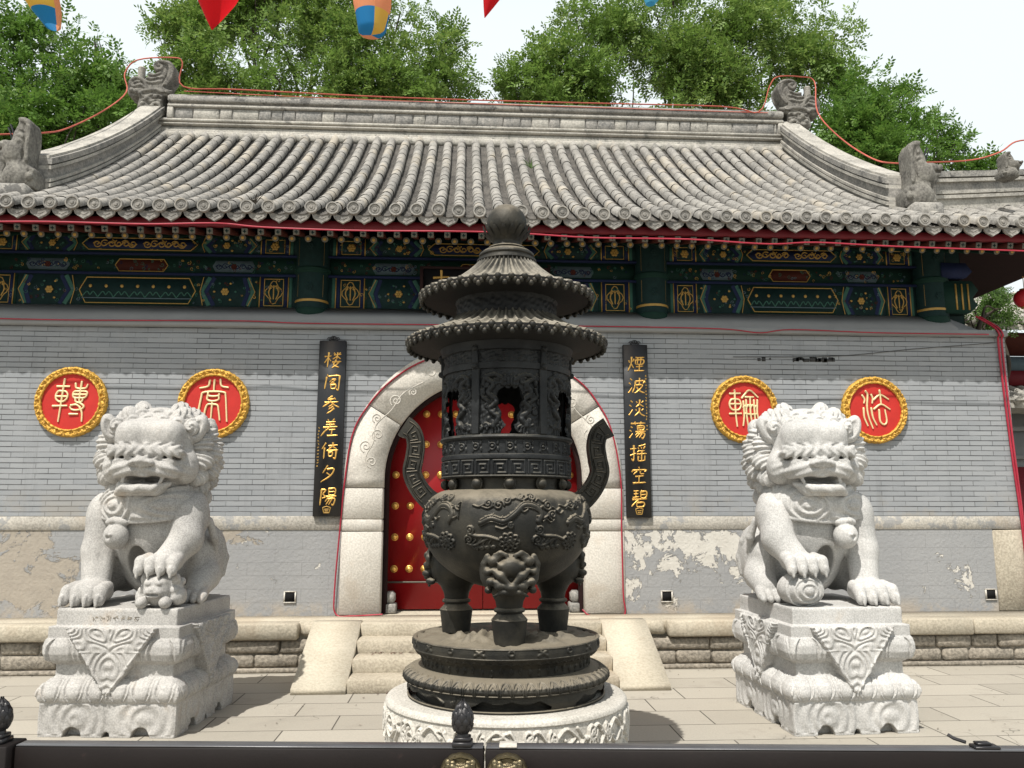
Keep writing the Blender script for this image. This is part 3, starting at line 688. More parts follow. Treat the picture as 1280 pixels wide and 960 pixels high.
b.prism([(6.1, 4.2), (6.1, 4.62), (6.5, 4.62), (6.58, 4.5), (6.5, 4.4), (6.56, 4.3), (6.45, 4.2)], 9.98, 10.14, 0); b.prism([(6.1, 4.66), (6.1, 4.85), (6.42, 4.85), (6.5, 4.74), (6.42, 4.66)], 9.95, 10.14, 1)
for x in (6.28, 6.36, 6.44): b.box(x-.01, x+.01, 9.972, 9.979, 4.24, 4.58, 2)
b.build('corner_bracket', [MT['green'], MT['blue'], MT['gold_paint']], hall)
# ---------------------------------------------------------------- rafters
YE = 9.05; LX, RX = -5.3, 5.65
def zf(Y): s = np.asarray(Y)-YE; return 5.02+.48*s+.043*s*s
XC0, XC1 = -7.35, 7.75
b = MB(); b.prism([(YE+.10, 4.935), (YE+.10, 4.97), (9.9, 5.36), (10.3, 5.36), (10.3, 5.30)], XC0+.06, XC1-.06, ax='x'); b.prism([(9.9, 5.30)]+[(q, float(zf(q))-.09) for q in np.linspace(10.0, 13.6, 9)]+[(13.6, 7.5), (11.5, 6.1)], LX, RX, ax='x'); b.build('roof_boarding', MT['soffit'], hall)
b = MB(); b.bbox(XC0, XC1, YE+.075, YE+.14, 4.868, 4.962, .008); b.build('eave_board', MT['red_wood'], hall, 50)
b = MB(); b.box(-.033, .033, 0, .62, -.033, .033, 0); b.box(-.034, .034, -.004, .0, -.034, .034, 1); b.box(-.02, .02, -.007, -.004, -.006, .006, 2); b.box(-.006, .006, -.007, -.004, -.02, .02, 2)
P0 = None; x = -7.28; i = 0
while x < 7.7:
    if P0 is None: P0 = b.build('square_rafter', [MT['brick_red'], MT['cream'], MT['teal']], hall, local=True); o = P0
    else: o = link('square_rafter', P0.data, hall)
    o.location = (x+RNG.uniform(-.008, .008), YE+.10-9.88, 4.822-.51+RNG.uniform(-.004, .004)); o.rotation_euler = (R(16), 0, 0); x += .191
b = MB(); b.tube([(0, 0, 0), (0, .8, 0)], .040, 12, 0); b.lathe([(.040, 0), (.034, .006), (.022, .007)], 14, m=1); b.lathe([(.020, .008), (.0, .012)], 10, m=2)
V = np.concatenate(b.V); n1 = len(b.V[0]); V[n1:] = V[n1:][:, [0, 2, 1]]*np.array([1, -1, 1]); b.V = [V]
P0 = None; x = -7.2
while x < 6.9:
    if P0 is None: P0 = b.build('round_rafter', [MT['green'], MT['cream'], MT['gold_paint']], hall, 60, local=True); o = P0
    else: o = link('round_rafter', P0.data, hall)
    o.location = (x+RNG.uniform(-.008, .008), 9.50-9.88, 4.865-.51); o.rotation_euler = (R(24), 0, 0); x += .191
# ---------------------------------------------------------------- tiled roof
LX, RX = -5.3, 5.65
def yend(x):
    if LX+.10 < x < RX-.10: return 13.34
    d = (LX-x) if x < 0 else (x-RX)
    return 9.95+max(d, 0)*.28
cov, pan, eav = MB(), MB(), MB()
pitch = .2365; x = -5.05-pitch*9
ang = np.linspace(R(-8), R(188), 8)
disc = MB(); disc.lathe([(.0, .015), (.018, .014), (.024, .004), (.036, .004), (.042, .009), (.048, .003), (.060, .002)], 16, m=1); disc.lathe([(.060, .002), (.064, .016), (.078, .016), (.082, .004), (.082, -.03)], 16, m=0)
dV = np.concatenate(disc.V)[:, [0, 2, 1]]*np.array([1, -1, 1]); dFs = [f[:, ::-1] for f in disc.F]; dn1 = 16*7
dripo = np.array([(-.115, .05), (-.112, .02), (-.094, -.030), (-.066, -.055), (-.036, -.070), (0, -.094), (.036, -.070), (.066, -.055), (.094, -.030), (.112, .02), (.115, .05), (.07, .022), (0, .006), (-.07, .022)])
k = 0
while x < XC1-.08:
    ye = yend(x); jx = RNG.uniform(-.007, .007)
    # cover tiles, one ring pair per tile
    ys = [YE-.03]
    while ys[-1] < ye: ys.append(ys[-1]+.275/math.hypot(1, .48+.086*(ys[-1]-YE)))
    ys[-1] = min(ys[-1], ye+.1)
    for a, c2 in zip(ys[:-1], ys[1:]):
        V = []
        w = RNG.uniform(-.004, .004); dz = RNG.uniform(-.004, .004)
        for yy, rr in ((a, .0725), (a+.004, .0745), (c2-.012, .068), (c2+.006, .066)):
            zc = float(zf(yy))+.035+dz; sl = .48+.086*(yy-YE); nn = math.hypot(1, sl)
            for t in ang: V.append([x+jx+w+rr*math.cos(t), yy-sl/nn*rr*math.sin(t), zc+rr*math.sin(t)/nn*1.0])
        cov.add(V, gridf(4, 8, False))
    V2 = dV*RNG.uniform(.90, .98)+np.array([x+jx, YE-.06, float(zf(YE))+.040+RNG.uniform(-.008, .008)]); eav.add(V2[:dn1], dFs[0], 1); eav.add(V2[dn1:], dFs[1]-dn1, 0)
    # pan tiles between this row and the next
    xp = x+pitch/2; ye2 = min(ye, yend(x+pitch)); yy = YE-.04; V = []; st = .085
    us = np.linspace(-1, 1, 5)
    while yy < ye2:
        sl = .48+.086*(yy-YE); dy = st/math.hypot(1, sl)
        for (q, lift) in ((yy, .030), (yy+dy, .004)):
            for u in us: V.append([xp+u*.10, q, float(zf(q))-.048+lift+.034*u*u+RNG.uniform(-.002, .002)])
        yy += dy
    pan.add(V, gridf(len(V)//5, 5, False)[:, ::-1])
    s = RNG.uniform(.94, 1.06); eav.prism([(xp+p[0]*s, 4.978+p[1]*s+RNG.uniform(-.003, .003)) for p in dripo], YE-.030, YE-.010, 1); eav.ribbon([(xp+p[0]*s*.96, 4.980+p[1]*s*.93) for p in dripo[1:10]], .013, YE-.030, .008, 0)
    eav.ribbon([(xp-.05, 4.965), (xp, 4.935), (xp+.05, 4.965)], .010, YE-.030, .005, 1)
    x += pitch; k += 1
roof = cov.build('cover_tiles', MT['tile'], hall, 35)
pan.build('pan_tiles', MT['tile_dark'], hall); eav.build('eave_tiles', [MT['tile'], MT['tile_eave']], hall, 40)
b = MB()      # back slope and hipped ends, plain courses
for sg, X0, X1 in ((-1, LX, XC0), (1, RX, XC1)):
    b.add([[X0,10.0,5.5],[X1,10.6,5.8],[X1,18.1,5.02],[X0,17.2,5.5]], np.array([[0,1,2,3] if sg > 0 else [3,2,1,0]]))
    b.add([[X0,9.95,5.5],[X0,13.6,7.9],[X0,17.2,5.5]], [[0,1,2][::sg]])
    b.add([[X0,9.95,5.30],[X1,9.15,4.9],[X1,18,4.9],[X0,17.2,5.30]], np.array([[3,2,1,0] if sg > 0 else [0,1,2,3]]), 1)
yb = np.linspace(13.6, 18.15, 12); zb = zf(27.2-yb); b.add([[X, y, z] for y, z in zip(yb, zb) for X in (LX, RX)], gridf(12, 2, False)[:, ::-1])
b.build('far_roof_slopes', [MT['tile'], MT['soffit']], hall)
# main ridge
b = MB(); X0, X1 = -5.02, 5.53; Y0, Y1 = 13.36, 13.86
for z0, z1, o, m in ((7.86, 8.055, .02, 1), (8.075, 8.115, .06, 1), (8.115, 8.15, .0, 0), (8.15, 8.195, .045, 1), (8.40, 8.45, .045, 1), (8.45, 8.50, -.01, 2), (8.50, 8.60, .05, 0), (8.60, 8.64, .01, 0)):
    xx = X0-.45 if z1 < 8.2 else X0; x2 = X1+.45 if z1 < 8.2 else X1
    b.bbox(xx, x2, Y0-o, Y1+o, z0, z1, .012, m, .003)
b.box(X0, X1, Y0+.01, Y1-.01, 8.0, 8.5, 2)
xx = X0+.12
while xx < X1-.12:
    w = min(RNG.choice([.19, .21, .38, .44, .30]), X1-.12-xx); b.bbox(xx+.008, xx+w-.008, Y0-.012+RNG.uniform(-.006, .006), Y1, 8.205, 8.39, .01, 2 if RNG.uniform() < .72 else 1); xx += w
b.bbox(X0, X0+.10, Y0-.045, Y1, 8.195, 8.40, .012, 1); b.bbox(X1-.10, X1, Y0-.045, Y1, 8.195, 8.40, .012, 1)
b.bbox(X0-.42, X1+.42, Y0-.10, Y1, 7.80, 7.95, .03, 1)
b.build('main_ridge', [MT['ridge'], MT['ridge_pale'], MT['ridge_brick']], hall, 50)
def sweep(b, path, layers):
    """stone courses laid along a path: (half width, z0, z1, material)"""
    P = np.asarray(path, float); T = np.gradient(P, axis=0); T[:,2] = 0; T /= np.linalg.norm(T, axis=1)[:,None]
    L = np.stack([-T[:,1], T[:,0], 0*T[:,0]], -1)
    for hw, z0, z1, m in layers:
        V = np.stack([P+L*hw+[0,0,z0], P+L*hw+[0,0,z1], P-L*hw+[0,0,z1], P-L*hw+[0,0,z0]], 1).reshape(-1,3)
        b.add(V, gridf(len(P), 4, False, True)[:, ::-1], m); n0 = b.n-len(V)
        b.F.append(np.array([[0,1,2,3]])+n0); b.M.append(np.array([m])); b.F.append(np.array([[3,2,1,0]])+n0+len(V)-4); b.M.append(np.array([m]))
LAY = ((.17, -.05, .10, 1), (.205, .10, .145, 1), (.165, .145, .165, 2), (.20, .165, .205, 1), (.155, .205, .33, 2), (.195, .33, .375, 1), (.15, .375, .395, 2), (.20, .395, .475, 0), (.16, .475, .51, 1))
for X in (LX, RX):
    b = MB(); ys = np.linspace(9.98, 13.45, 22); sweep(b, [(X, y, float(zf(y))+.02) for y in ys], LAY); b.build('descending_ridge', [MT['ridge'], MT['ridge_pale'], MT['ridge_brick']], hall, 40)
    sg = 1 if X > 0 else -1
    t = np.linspace(.0, 1, 12); path = [(X+sg*(.05+1.95*q), 9.97+.56*q, float(zf(9.97+.56*q))+.03) for q in t]
    b = MB(); sweep(b, path if sg > 0 else path[::-1], LAY[:-1]); b.build('hip_ridge', [MT['ridge'], MT['ridge_pale'], MT['ridge_brick']], hall, 40)
# ---------------------------------------------------------------- ridge beasts
def poly_sd(U, V, P):
    P = np.asarray(P, float); d = np.full(U.shape, 9.); ins = np.zeros(U.shape, bool); n = len(P)
    for i in range(n):
        a, b2 = P[i], P[(i+1)%n]; ab = b2-a; t = np.clip(((U-a[0])*ab[0]+(V-a[1])*ab[1])/(ab@ab+1e-12), 0, 1)
        d = np.minimum(d, np.hypot(U-a[0]-t*ab[0], V-a[1]-t*ab[1]))
        if a[1] != b2[1]: c = ((a[1] > V) != (b2[1] > V)) & (U < (b2[0]-a[0])*(V-a[1])/(b2[1]-a[1])+a[0]); ins ^= c
    return np.where(ins, -d, d)
def figure(outline, ridges, grooves, knobs, s, cx, cz, mir, t, h=.012, bulge=()):
    """a clay ridge beast: its outline thickened and rounded, ridges, grooves and knobs on both faces"""
    f = lambda q: (mir*(q[0]-cx)*s, (cz-q[1])*s)
    P = [f(q) for q in outline]; A = np.array(P); lo = A.min(0)-.07; hi = A.max(0)+.07
    c = Clay((lo[0], -t-.12, lo[1]), (hi[0], t+.12, hi[1]), h); sl, Q = c.region(c.lo, c.lo+c.h*c.n)
    d2 = poly_sd(Q[...,0], Q[...,2], smooth_pts(P+[P[0]], 4)[:-1]); r = .035
    dy = np.abs(Q[...,1])-t; a, b2 = np.maximum(d2+r, 0), np.maximum(dy+r, 0); c.D[sl] = (np.hypot(a, b2)+np.minimum(np.maximum(d2+r, dy+r), 0)-r).astype(np.float32)
    for y in (-t, t):
        for q, r1 in bulge: c.ell((f(q)[0], y*.8, f(q)[1]), (r1, r1*.8, r1), .04)
        for pts, r1 in ridges: pp = smooth_pts([f(q) for q in pts], 4); c.chain([(u, y*1.0, v) for u, v in pp], [r1]*len(pp), .008)
        for pts, r1 in grooves: pp = smooth_pts([f(q) for q in pts], 4); c.chain([(u, y*1.02, v) for u, v in pp], [r1]*len(pp), .004, 'c')
        for q, r1 in knobs: c.ell((f(q)[0], y*1.05, f(q)[1]), r1, .006)
    c.noise(.004, 50, 3); return c
EO = [(290,835),(285,650),(215,640),(168,590),(250,548),(285,505),(225,400),(172,310),(180,235),(235,180),(310,168),(390,195),(425,255),(410,315),(350,330),(400,350),(480,345),(490,390),(515,425),(560,405),(640,400),(705,440),(722,560),(700,645),(640,665),(572,665),(575,835)]
ER = [([(275,500),(232,410),(212,320),(232,238),(300,198),(372,208),(402,262),(372,305),(325,292),(318,255),(350,240)], .026), ([(250,500),(195,390),(178,300),(190,250)], .02), ([(480,560),(530,455),(620,420),(685,470),(650,535),(560,510),(500,550)], .026), ([(185,590),(280,605),(360,572),(520,590),(565,640)], .026), ([(330,345),(400,378),(465,368)], .02), ([(310,400),(400,425),(490,420)], .022), ([(330,465),(430,480),(520,465)], .022), ([(560,470),(610,470),(640,490)], .018), ([(300,660),(340,640),(420,640),(500,665),(545,640)], .022), ([(310,800),(330,745),(390,760),(450,800),(540,790)], .026), ([(310,720),(360,700),(420,730),(480,700),(540,720)], .024)]
EG = [([(300,480),(262,400),(245,320),(262,262),(300,232),(345,232)], .02), ([(350,420),(430,452),(500,442)], .014), ([(340,375),(420,402),(480,395)], .014), ([(230,612),(330,625),(440,612),(540,640)], .02), ([(520,520),(560,470)], .014), ([(320,680),(400,690)], .018), ([(340,780),(440,770)], .018)]
EK = [((370,665), .035), ((470,690), .04), ((520,760), .04), ((400,790), .035), ((330,760), .03), ((600,600), .05), ((660,590), .045), ((560,620), .04), ((350,245), .03), ((220,600), .04)]
for X, mir in ((-5.32, -1), (5.83, 1)):
    o = figure(EO, ER, EG, EK, .00137, 430, 830, mir, .15).build('ridge_end_beast', MT['dragon'], hall); o.location = (X, 13.52-9.88, 8.36-.51)
    b = MB(); b.lathe([(.062, .5), (.06, .80), (.066, .81), (.05, .83), (0, .835)], 16); b.build('beast_sword_hilt', MT['ridge_pale'], o, 40, local=True).location = (mir*.235, 0, 0)
BO = [(140,682),(128,600),(140,540),(192,510),(205,420),(198,260),(212,175),(265,145),(325,150),(312,188),(338,235),(362,300),(352,335),(420,318),(492,345),(512,385),(482,425),(452,480),(440,560),(432,665),(330,682)]
BR = [([(215,480),(222,380),(216,260),(235,190),(285,170)], .022), ([(345,345),(300,420),(270,500),(300,580),(280,660)], .024), ([(350,400),(420,370),(480,385)], .026), ([(360,440),(420,430),(470,420)], .02), ([(150,560),(190,540),(215,580),(200,640)], .022), ([(330,560),(360,500),(420,470)], .022), ([(260,300),(300,290),(335,320)], .018), ([(255,250),(290,240)], .016), ([(330,640),(380,600),(420,620)], .022)]
BG = [([(245,470),(250,380),(245,290),(262,220)], .016), ([(380,405),(440,402),(490,400)], .016), ([(320,470),(300,540),(320,620)], .016), ([(380,520),(400,600)], .016)]
BK = [((395,368), .036), ((340,380), .04), ((320,450), .045), ((345,520), .04), ((260,560), .045), ((240,620), .045), ((300,340), .035), ((280,400), .035), ((480,362), .03), ((170,600), .045), ((390,650), .04)]
for X, mir in ((LX-.09, -1), (RX+.15, 1)):
    o = figure(BO, BR, BG, BK, .00128, 300, 680, mir, .13, .012, (((340,420), .12), ((300,600), .14))).build('descending_ridge_beast', MT['dragon'], hall); o.location = (X, 9.86-9.88, 5.52-.51); o.scale = (1.08, 1, 1.30)
    b = MB(); b.bbox(X-.20, X+.20, 9.6, 10.05, 5.30, 5.53, .03, 0, .01); b.build('beast_base', MT['ridge'], hall, 50); b = MB()
    h1 = [(X+mir*(.08+.10*t), 9.86, 6.05+.20*math.sin(t*1.5)+.12*t) for t in np.linspace(0, 1, 8)]
    b.tube(h1, .012, 6); b.build('beast_horn', MT['iron'], hall, 50); b = MB(); b.tube([(x+mir*.05, y+.05, z-.02) for x, y, z in h1], .010, 6); b.build('beast_horn', MT['iron'], hall, 50)
for X, mir in ((LX-1.2, -1), (RX+1.22, 1)):
    o = link('hip_ridge_beast', bpy.data.objects['descending_ridge_beast' if mir < 0 else 'descending_ridge_beast.001'].data, hall)
    o.location = (X, 9.62-9.88, 5.86-.51); o.scale = (.6, .6, .5)
# name board over the door
nb = thing('name_board', 'black horizontal name board with gold characters over the arched door, half hidden by the burner', 'name board', (.24, 10.0, 4.33))
b = MB(); b.box(-.80, .80, 10.0-10.0+.02, .07, .0, .50, 0); o = b.build('board', MT['black'], nb, local=True)
b = MB()
for q in (-.80, .76): b.box(q, q+.04, -.002, .02, 0, .5)
b.box(-.76, .76, -.002, .02, 0, .03); b.box(-.76, .76, -.002, .02, .47, .5); b.build('frame', MT['soffit'], nb, local=True)
b = MB()
for u in (-.54,):
    for st in (((-.10, .36), (.10, .375)), ((0, .455), (.005, .2)), ((-.17, .205), (.17, .225)), ((-.06, .15), (.08, .16)), ((.04, .15), (.03, .05))): b.ribbon(smooth_pts([(u+p[0], p[1]) for p in st], 5), [.03, .028, .024, .024, .022, .016], .02, .008)
b.build('inscription', MT['gold_paint'], nb, local=True); nb.rotation_euler = (R(14), 0, 0); nb.location = (.24, 9.95, 4.17)
# ================================================================== couplet boards and round character signs on the wall
CHARS = dict(
 lou="0532 4228/2608 2492/2536 0668/2740 4258/5522 9518/7408 7246/5410 6418/9008 8018/7230 5046/7430 9444/4862 9858/7048 5878 8892/8658 7278 5094",
 ge="2208 3018/2020 1488/3218 5014 9012/9012 9050 8892 7686/5232 3850/5236 7034 4062/5046 7664/4666 4886/4666 7264 7084 4886",
 can="5502 3020 6618/6410 7422/1538 8834/5028 3046 0662/5034 7052 9664/5848 3862/6458 3876/7068 5286 3298",
 cha="3406 4216/7002 6014/2822 7818/2836 7632/1450 9045/5020 4650 2470 0498/4664 8060/6264 6094/3896 9492",
 yi="3008 1044/2434 2496/4626 9420/6806 6428 4446/6830 9042/3852 9848/8850 8694 7488/4862 5082/4862 6860 6680 5082",
 xi="4406 2048/4228 7824 6460 1496/4046 5858",
 yang="1612 1496/1612 3814 2636 4050 2258/5408 5640/5408 8806 8640 5640/5624 8622/4450 9846/5652 4076/5262 9060 8494 7488/6462 4692/7662 6094",
 yan="0832 1446/3824 3040/2412 2250 0692/2454 3876/4616 9614/4630 4854/4630 9228 8852 4854/6016 5852/7816 7652/5068 9264/7054 7090/4292 9890",
 bo="1210 2420/0634 1844/0692 2660/4426 4058 2890/4426 9422 8638/6606 6650/4648 8446 7070 4294/5058 7080 9892",
 dan="1210 2420/0634 1844/0692 2660/4414 5024/8412 7422/6404 6228 4446/6430 8844/4258 4868/8656 7666/6450 6272 3896/6474 7888 9896",
 dang="1014 9210/3402 3622/6802 6420/1030 2238/0450 1658/0694 2268/4828 5050/4828 8426 8248 5050/5038 8237/3860 9656/5460 3880/4870 9068 8296 7290/6270 4292/7670 6094",
 yao="0430 3826/2408 2690 1282/0666 3852/8804 5014/4820 5230/6618 6828/8814 7828/5636 4448/5240 8638/4258 9854/7040 7094/5268 5494 8892/8866 8894",
 kong="4802 5212/1620 1032/1622 8818 8030/4026 2044/5826 6040 8040/3056 7852/5254 5290/1892 9088",
 bi="1610 4608/1826 4424/3010 3044/1246 4840/6204 5614/5614 5846/5614 8812 8644 5846/5830 8628/1056 9252/4656 2476 0894/3674 3896/3674 7672 7494 3896")
def brush(b, code, cx, cz, s, y, d=.007, sl=.06):
    for st in code.split('/'):
        P = np.array([(int(q[:2])/100-.5, .5-int(q[2:])/100) for q in st.split()]); P[:,0] += P[:,1]*sl
        P = smooth_pts(P, 5); k = len(P); t = np.linspace(0, 1, k); L = np.linalg.norm(np.diff(P, axis=0), axis=1).sum()
        w = s*(.075+.035*np.exp(-(t/.18)**2)+.02*np.exp(-((t-.9)/.2)**2)-.055*np.clip((t-.7)/.3, 0, 1)**2)*(.9 if L < .5 else 1.05)
        b.ribbon(P*s+np.array([cx, cz]), w, y, d, 0)
def couplet(name, label, xt, xb, zt, zb, w, chars, small, sx):
    t = thing(name, label, 'couplet board', (xb, YW-.03, zb), 0, 'couplet boards beside the arch')
    lean = (xt-xb)/(zt-zb); H = zt-zb
    b = MB(); b.bbox(-w/2, w/2, -.03, .028, 0, H, .006); V = np.concatenate(b.V); V[:,0] += V[:,2]*lean; b.V = [V]; b.build('board', MT['black'], t, 50, local=True)
    for i, c in enumerate(chars): b = MB(); z = H-.235-i*(H-.42)/6.15; brush(b, CHARS[c], (z*lean)+.004, z, .215, -.0305); b.build('gold_character', MT['gold'], t, 60, local=True)
    b = MB()
    for z0, n in small:
        for i in range(n):
            z = z0-i*.038
            for q in range(3): a = RNG.uniform(0, 3.1); u = RNG.uniform(-.006, .006, 2); b.ribbon([(z*lean+sx+u[0]-.009*math.cos(a), z+u[1]-.009*math.sin(a)), (z*lean+sx+u[0]+.009*math.cos(a), z+u[1]+.009*math.sin(a))], .006, -.0305, .003)
    b.build('small_inscription', MT['gold_paint'], t, local=True)
    b = MB(); z = .07
    for p in ([(-.045,.03),(-.03,-.03),(.03,-.03),(.045,.03),(0,.045),(-.045,.03)], [(-.025,.01),(.025,.012)], [(-.02,-.01),(.02,-.01)]): b.ribbon(resamp([(q[0], z+q[1]) for q in p], .012), .012, -.0305, .005)
    b.build('seal_carving', MT['brick_red'] if False else MT['gold_paint'], t, local=True)
    b = MB(); xx = H*lean
    b.tube([(xx+.05*math.cos(a), 0, H+.002+.055*math.sin(a)) for a in np.linspace(0, math.pi, 14)], .007, 6)
    for sg in (-1, 1): b.tube([(xx+q[0]*sg, -.004, H+q[1]) for q in spiral(.045, .022, .026, 1.2)], .006, 6); b.tube([(xx+q[0]*sg, -.004, H+q[1]) for q in spiral(.016, .03, .02, 1.1, 2)], .005, 6)
    b.build('hanging_crest', MT['iron'], t, 60, local=True)
couplet('couplet_board', 'black vertical couplet board with seven gold characters, left of the arch', -1.577, -1.589, 3.712, 1.635, .318, ('lou','ge','can','cha','yi','xi','yang'), ((1.03, 11), (.62, 2)), -.125)
couplet('couplet_board', 'black vertical couplet board with seven gold characters, right of the arch', 2.072, 2.078, 3.705, 1.618, .30, ('yan','bo','dan','dang','yao','kong','bi'), ((1.70, 15), (1.09, 2)), .118)
DISCS = [
 ('turn', 'round red sign with a cart-like gold character, leftmost of the four on the wall', -4.583, 2.955, 487, 458, 448,
  "400,175 375,490 357,715/315,265 470,265/380,325 335,325 308,370 310,420 345,455 400,455 440,420 450,370 425,330 380,325/310,392 445,392/280,515 455,510/612,205 597,400 600,470/538,230 555,285 660,285 690,232/595,325 530,330 515,370 530,405 590,410 660,405 685,370 680,330 595,325/520,368 680,365/545,410 555,455 590,470 630,450 640,405/600,470 655,510 640,545 570,565 510,555 485,520/500,505 560,495 620,530/490,615 595,615/610,530 640,600 645,710"),
 ('always', 'round red sign with a symmetrical long-legged gold character above the left lion', -2.953, 2.948, 475, 472, 435,
  "480,185 478,330/425,190 405,260 305,285/552,180 570,255 655,275/295,650 330,400 350,340 475,325 600,335 625,380 655,700/410,345 415,375 470,385 540,375 545,345/410,360 405,425 470,445 540,425 540,370/465,445 465,490 458,710/372,690 385,560 410,490 465,485 530,495 548,560 568,685"),
 ('wheel', 'round red sign with a roof-topped gold character, left of the right lion\'s head', 3.413, 2.925, 480, 490, 410,
  "358,265 362,540 375,705/300,305 430,300/360,370 310,380 290,435 310,490 360,505 410,490 430,435 410,380 360,370/295,430 425,430/290,550 435,545/445,355 540,262 645,350/490,345 590,345/545,350 545,440/460,400 465,560 448,695/495,385 495,560 512,715/545,440 545,560 570,725/590,385 595,560 600,705/632,385 628,560 670,695/460,470 478,450 495,470 520,440 545,470 570,440 595,470 612,450 630,470/478,545 545,555 628,550"),
 ('law', 'round red sign with wavy water strokes and a loop, rightmost on the wall', 5.042, 2.927, 475, 505, 400,
  "325,335 350,380 340,430/370,285 390,330 375,480 390,600 432,730/435,325 450,370 440,430/332,490 335,600 372,700/425,490 440,600 480,690/540,275 545,330 550,440/460,385 545,325 645,380/460,495 550,440 655,500/520,510 525,640 570,680 605,640 590,500")]
for key, lab, x, z, cx, cy, Rr, strokes in DISCS:
    t = thing('round_character_sign', lab, 'wall sign', (x, YW, z), 0, 'round character signs on the wall')
    b = MB(); b.lathe([(0, .035), (.335, .035), (.335, 0)], 60); V = np.concatenate(b.V); b.V = [V[:, [0, 2, 1]]*[1, -1, 1]]; b.F = [f[:, ::-1] for f in b.F]; b.build('red_field', MT['disc_red'], t, 50, local=True)
    b = MB(); prof = resamp([(.325, .03), (.327, .058), (.338, .066), (.348, .058), (.352, .05), (.37, .062), (.392, .064), (.405, .05), (.413, .03), (.414, .0)], .008)
    rr = np.random.default_rng(int(abs(x)*100)); cur = []
    for k in range(30):
        a = 2*math.pi*k/30; cur.append((spiral(a, .088+.012*(-1)**k, .055, 1.3, rr.uniform(0, 6), 1 if k % 2 else -1, 14)*[1, 1], .012, .018))
        cur.append((np.array([(a+.02, .07), (a+.09, .088), (a+.12, .105)]), .010, .014))
    def fn(th, v): return seg_field(th, v, [(np.stack([np.asarray(p)[:,0], .088+(np.asarray(p)[:,1]-.088)*.5], -1) if len(p) > 5 else p, w, h) for p, w, h in cur])-.006*snoise(np.stack([th*8, v*60], -1), 3, 4)
    relief_lathe(b, prof, 420, fn, (0, 0, 0)); V = np.concatenate(b.V); b.V = [V[:, [0, 2, 1]]*[1, -1, 1]]; b.build('gold_rim', MT['gold_rim'], t, 180, local=True)
    b = MB()
    for st in strokes.split('/'):
        P = smooth_pts([((float(q.split(',')[0])-cx)/Rr*.414, (cy-float(q.split(',')[1]))/Rr*.414) for q in st.split()], 6)
        b.tube([(p[0], -.042, p[1]) for p in P], .0135*(1-.25*np.linspace(0, 1, len(P))), 8); b.ball((P[0][0], -.042, P[0][1]), .0145, 8)
    b.build('seal_character', MT['gold_pale'], t, 60, local=True)

# ================================================================== the bronze burner on its stone plinth
BX, BY = .27, 5.3
pl = thing('carved_stone_plinth', 'round white stone plinth with carved cloud scrolls under the bronze burner', 'plinth', (BX, BY, 0))
cur = []; NP = 12
for k in range(NP):
    a = 2*math.pi*k/NP; rr = 2*math.pi/NP
    for s2, v0 in ((1, .11), (-1, .17)):
        cur.append((spiral(a+.12, v0, .048, 1.6, 0, s2, 24)*[1, 1], .012, .012)); cur.append((spiral(a+.30, v0+.01*s2, .04, 1.5, 2, -s2, 22), .012, .012))
        cur.append((smooth_pts([(a-.02, v0-.03*s2), (a+.06, v0+.035*s2), (a+.18, v0-.03*s2), (a+.28, v0+.04*s2), (a+.40, v0-.03*s2), (a+.5, v0+.02*s2)], 5), .012, .012))
    for q in range(7): u = RNG.uniform(0, rr); w = RNG.uniform(.03, .20); cur.append((smooth_pts([(a+u, w), (a+u+.03, w+.03*RNG.uniform(-1, 1)), (a+u+.08, w+.02*RNG.uniform(-1, 1))], 4), .010, .011))
cur2 = []
for k in range(40):
    for j in range(3): a = 2*math.pi*(k+.5*(j % 2))/40; cur2.append((np.array([(a+.07*math.cos(q), .055+.07*j+.05*math.sin(q)) for q in np.linspace(0, math.pi, 8)]), .011, .010)); cur2.append((np.array([(a+.035*math.cos(q), .055+.07*j+.025*math.sin(q)) for q in np.linspace(0, math.pi, 6)]), .009, .009))
b = MB(); b.lathe([(0, .603), (.700, .603)], 90, m=0)
b.lathe([(.700, .603), (.722, .598), (.732, .585), (.734, .572), (.728, .566)], 120)
relief_lathe(b, resamp([(.728, .345), (.731, .40), (.731, .50), (.728, .566)], .0055), 1500, lambda th, v: seg_field(th, v, [(p, w*.8, h*1.7) for p, w, h in cur])-.004, (0, 0, 0))
b.lathe([(.700, .315), (.722, .318), (.733, .33), (.733, .34), (.726, .346)], 120)
relief_lathe(b, resamp([(.66, .0), (.685, .05), (.698, .14), (.702, .24), (.698, .316)], .008), 900, lambda th, v: seg_field(th, v, cur2), (0, 0, 0))
b.build('carved_ring', MT['marble'], pl, 50, local=True)

br = thing('bronze_incense_burner', 'tall dark bronze incense burner with a two-tier roof, openwork drum, big bowl and three legs', 'incense burner', (BX, BY, .6))
def wb(): return MB()
def bb(mb, name, m, sm=45, parent=br): return mb.build(name, MT[m], parent, sm)
C0 = (BX, BY, 0)
# lower and upper base discs
b = MB(); pet = []
for k in range(56):
    a = 2*math.pi*(k+.5)/56
    pet.append((np.array([(a-.048, .0), (a-.046, .04), (a-.03, .075), (a, .09), (a+.03, .075), (a+.046, .04), (a+.048, 0)]), .008, .008)); pet.append((np.array([(a-.024, .035), (a, .065), (a+.024, .035)]), .007, .006))
relief_lathe(b, resamp([(.615, .705), (.627, .718), (.622, .735), (.59, .758), (.53, .775), (.512, .778)], .006), 1300, lambda th, v: seg_field(th, v, pet), C0)
b.lathe([(.590, .690), (.610, .692), (.622, .700), (.615, .706)], 100, C0); b.lathe([(.58, .604), (.602, .604), (.604, .614), (.596, .618)], 100, C0)
def cut(th, v):
    q = (th+math.pi/2+math.pi/6) % (math.pi/3)-math.pi/6; a = np.abs(q)/R(22)
    top = .060-.014*np.abs(np.sin(a*math.pi*1.5))-.02*np.clip(a-.75, 0, 1)*4
    return (a < 1) & (v > .008) & (v < top)
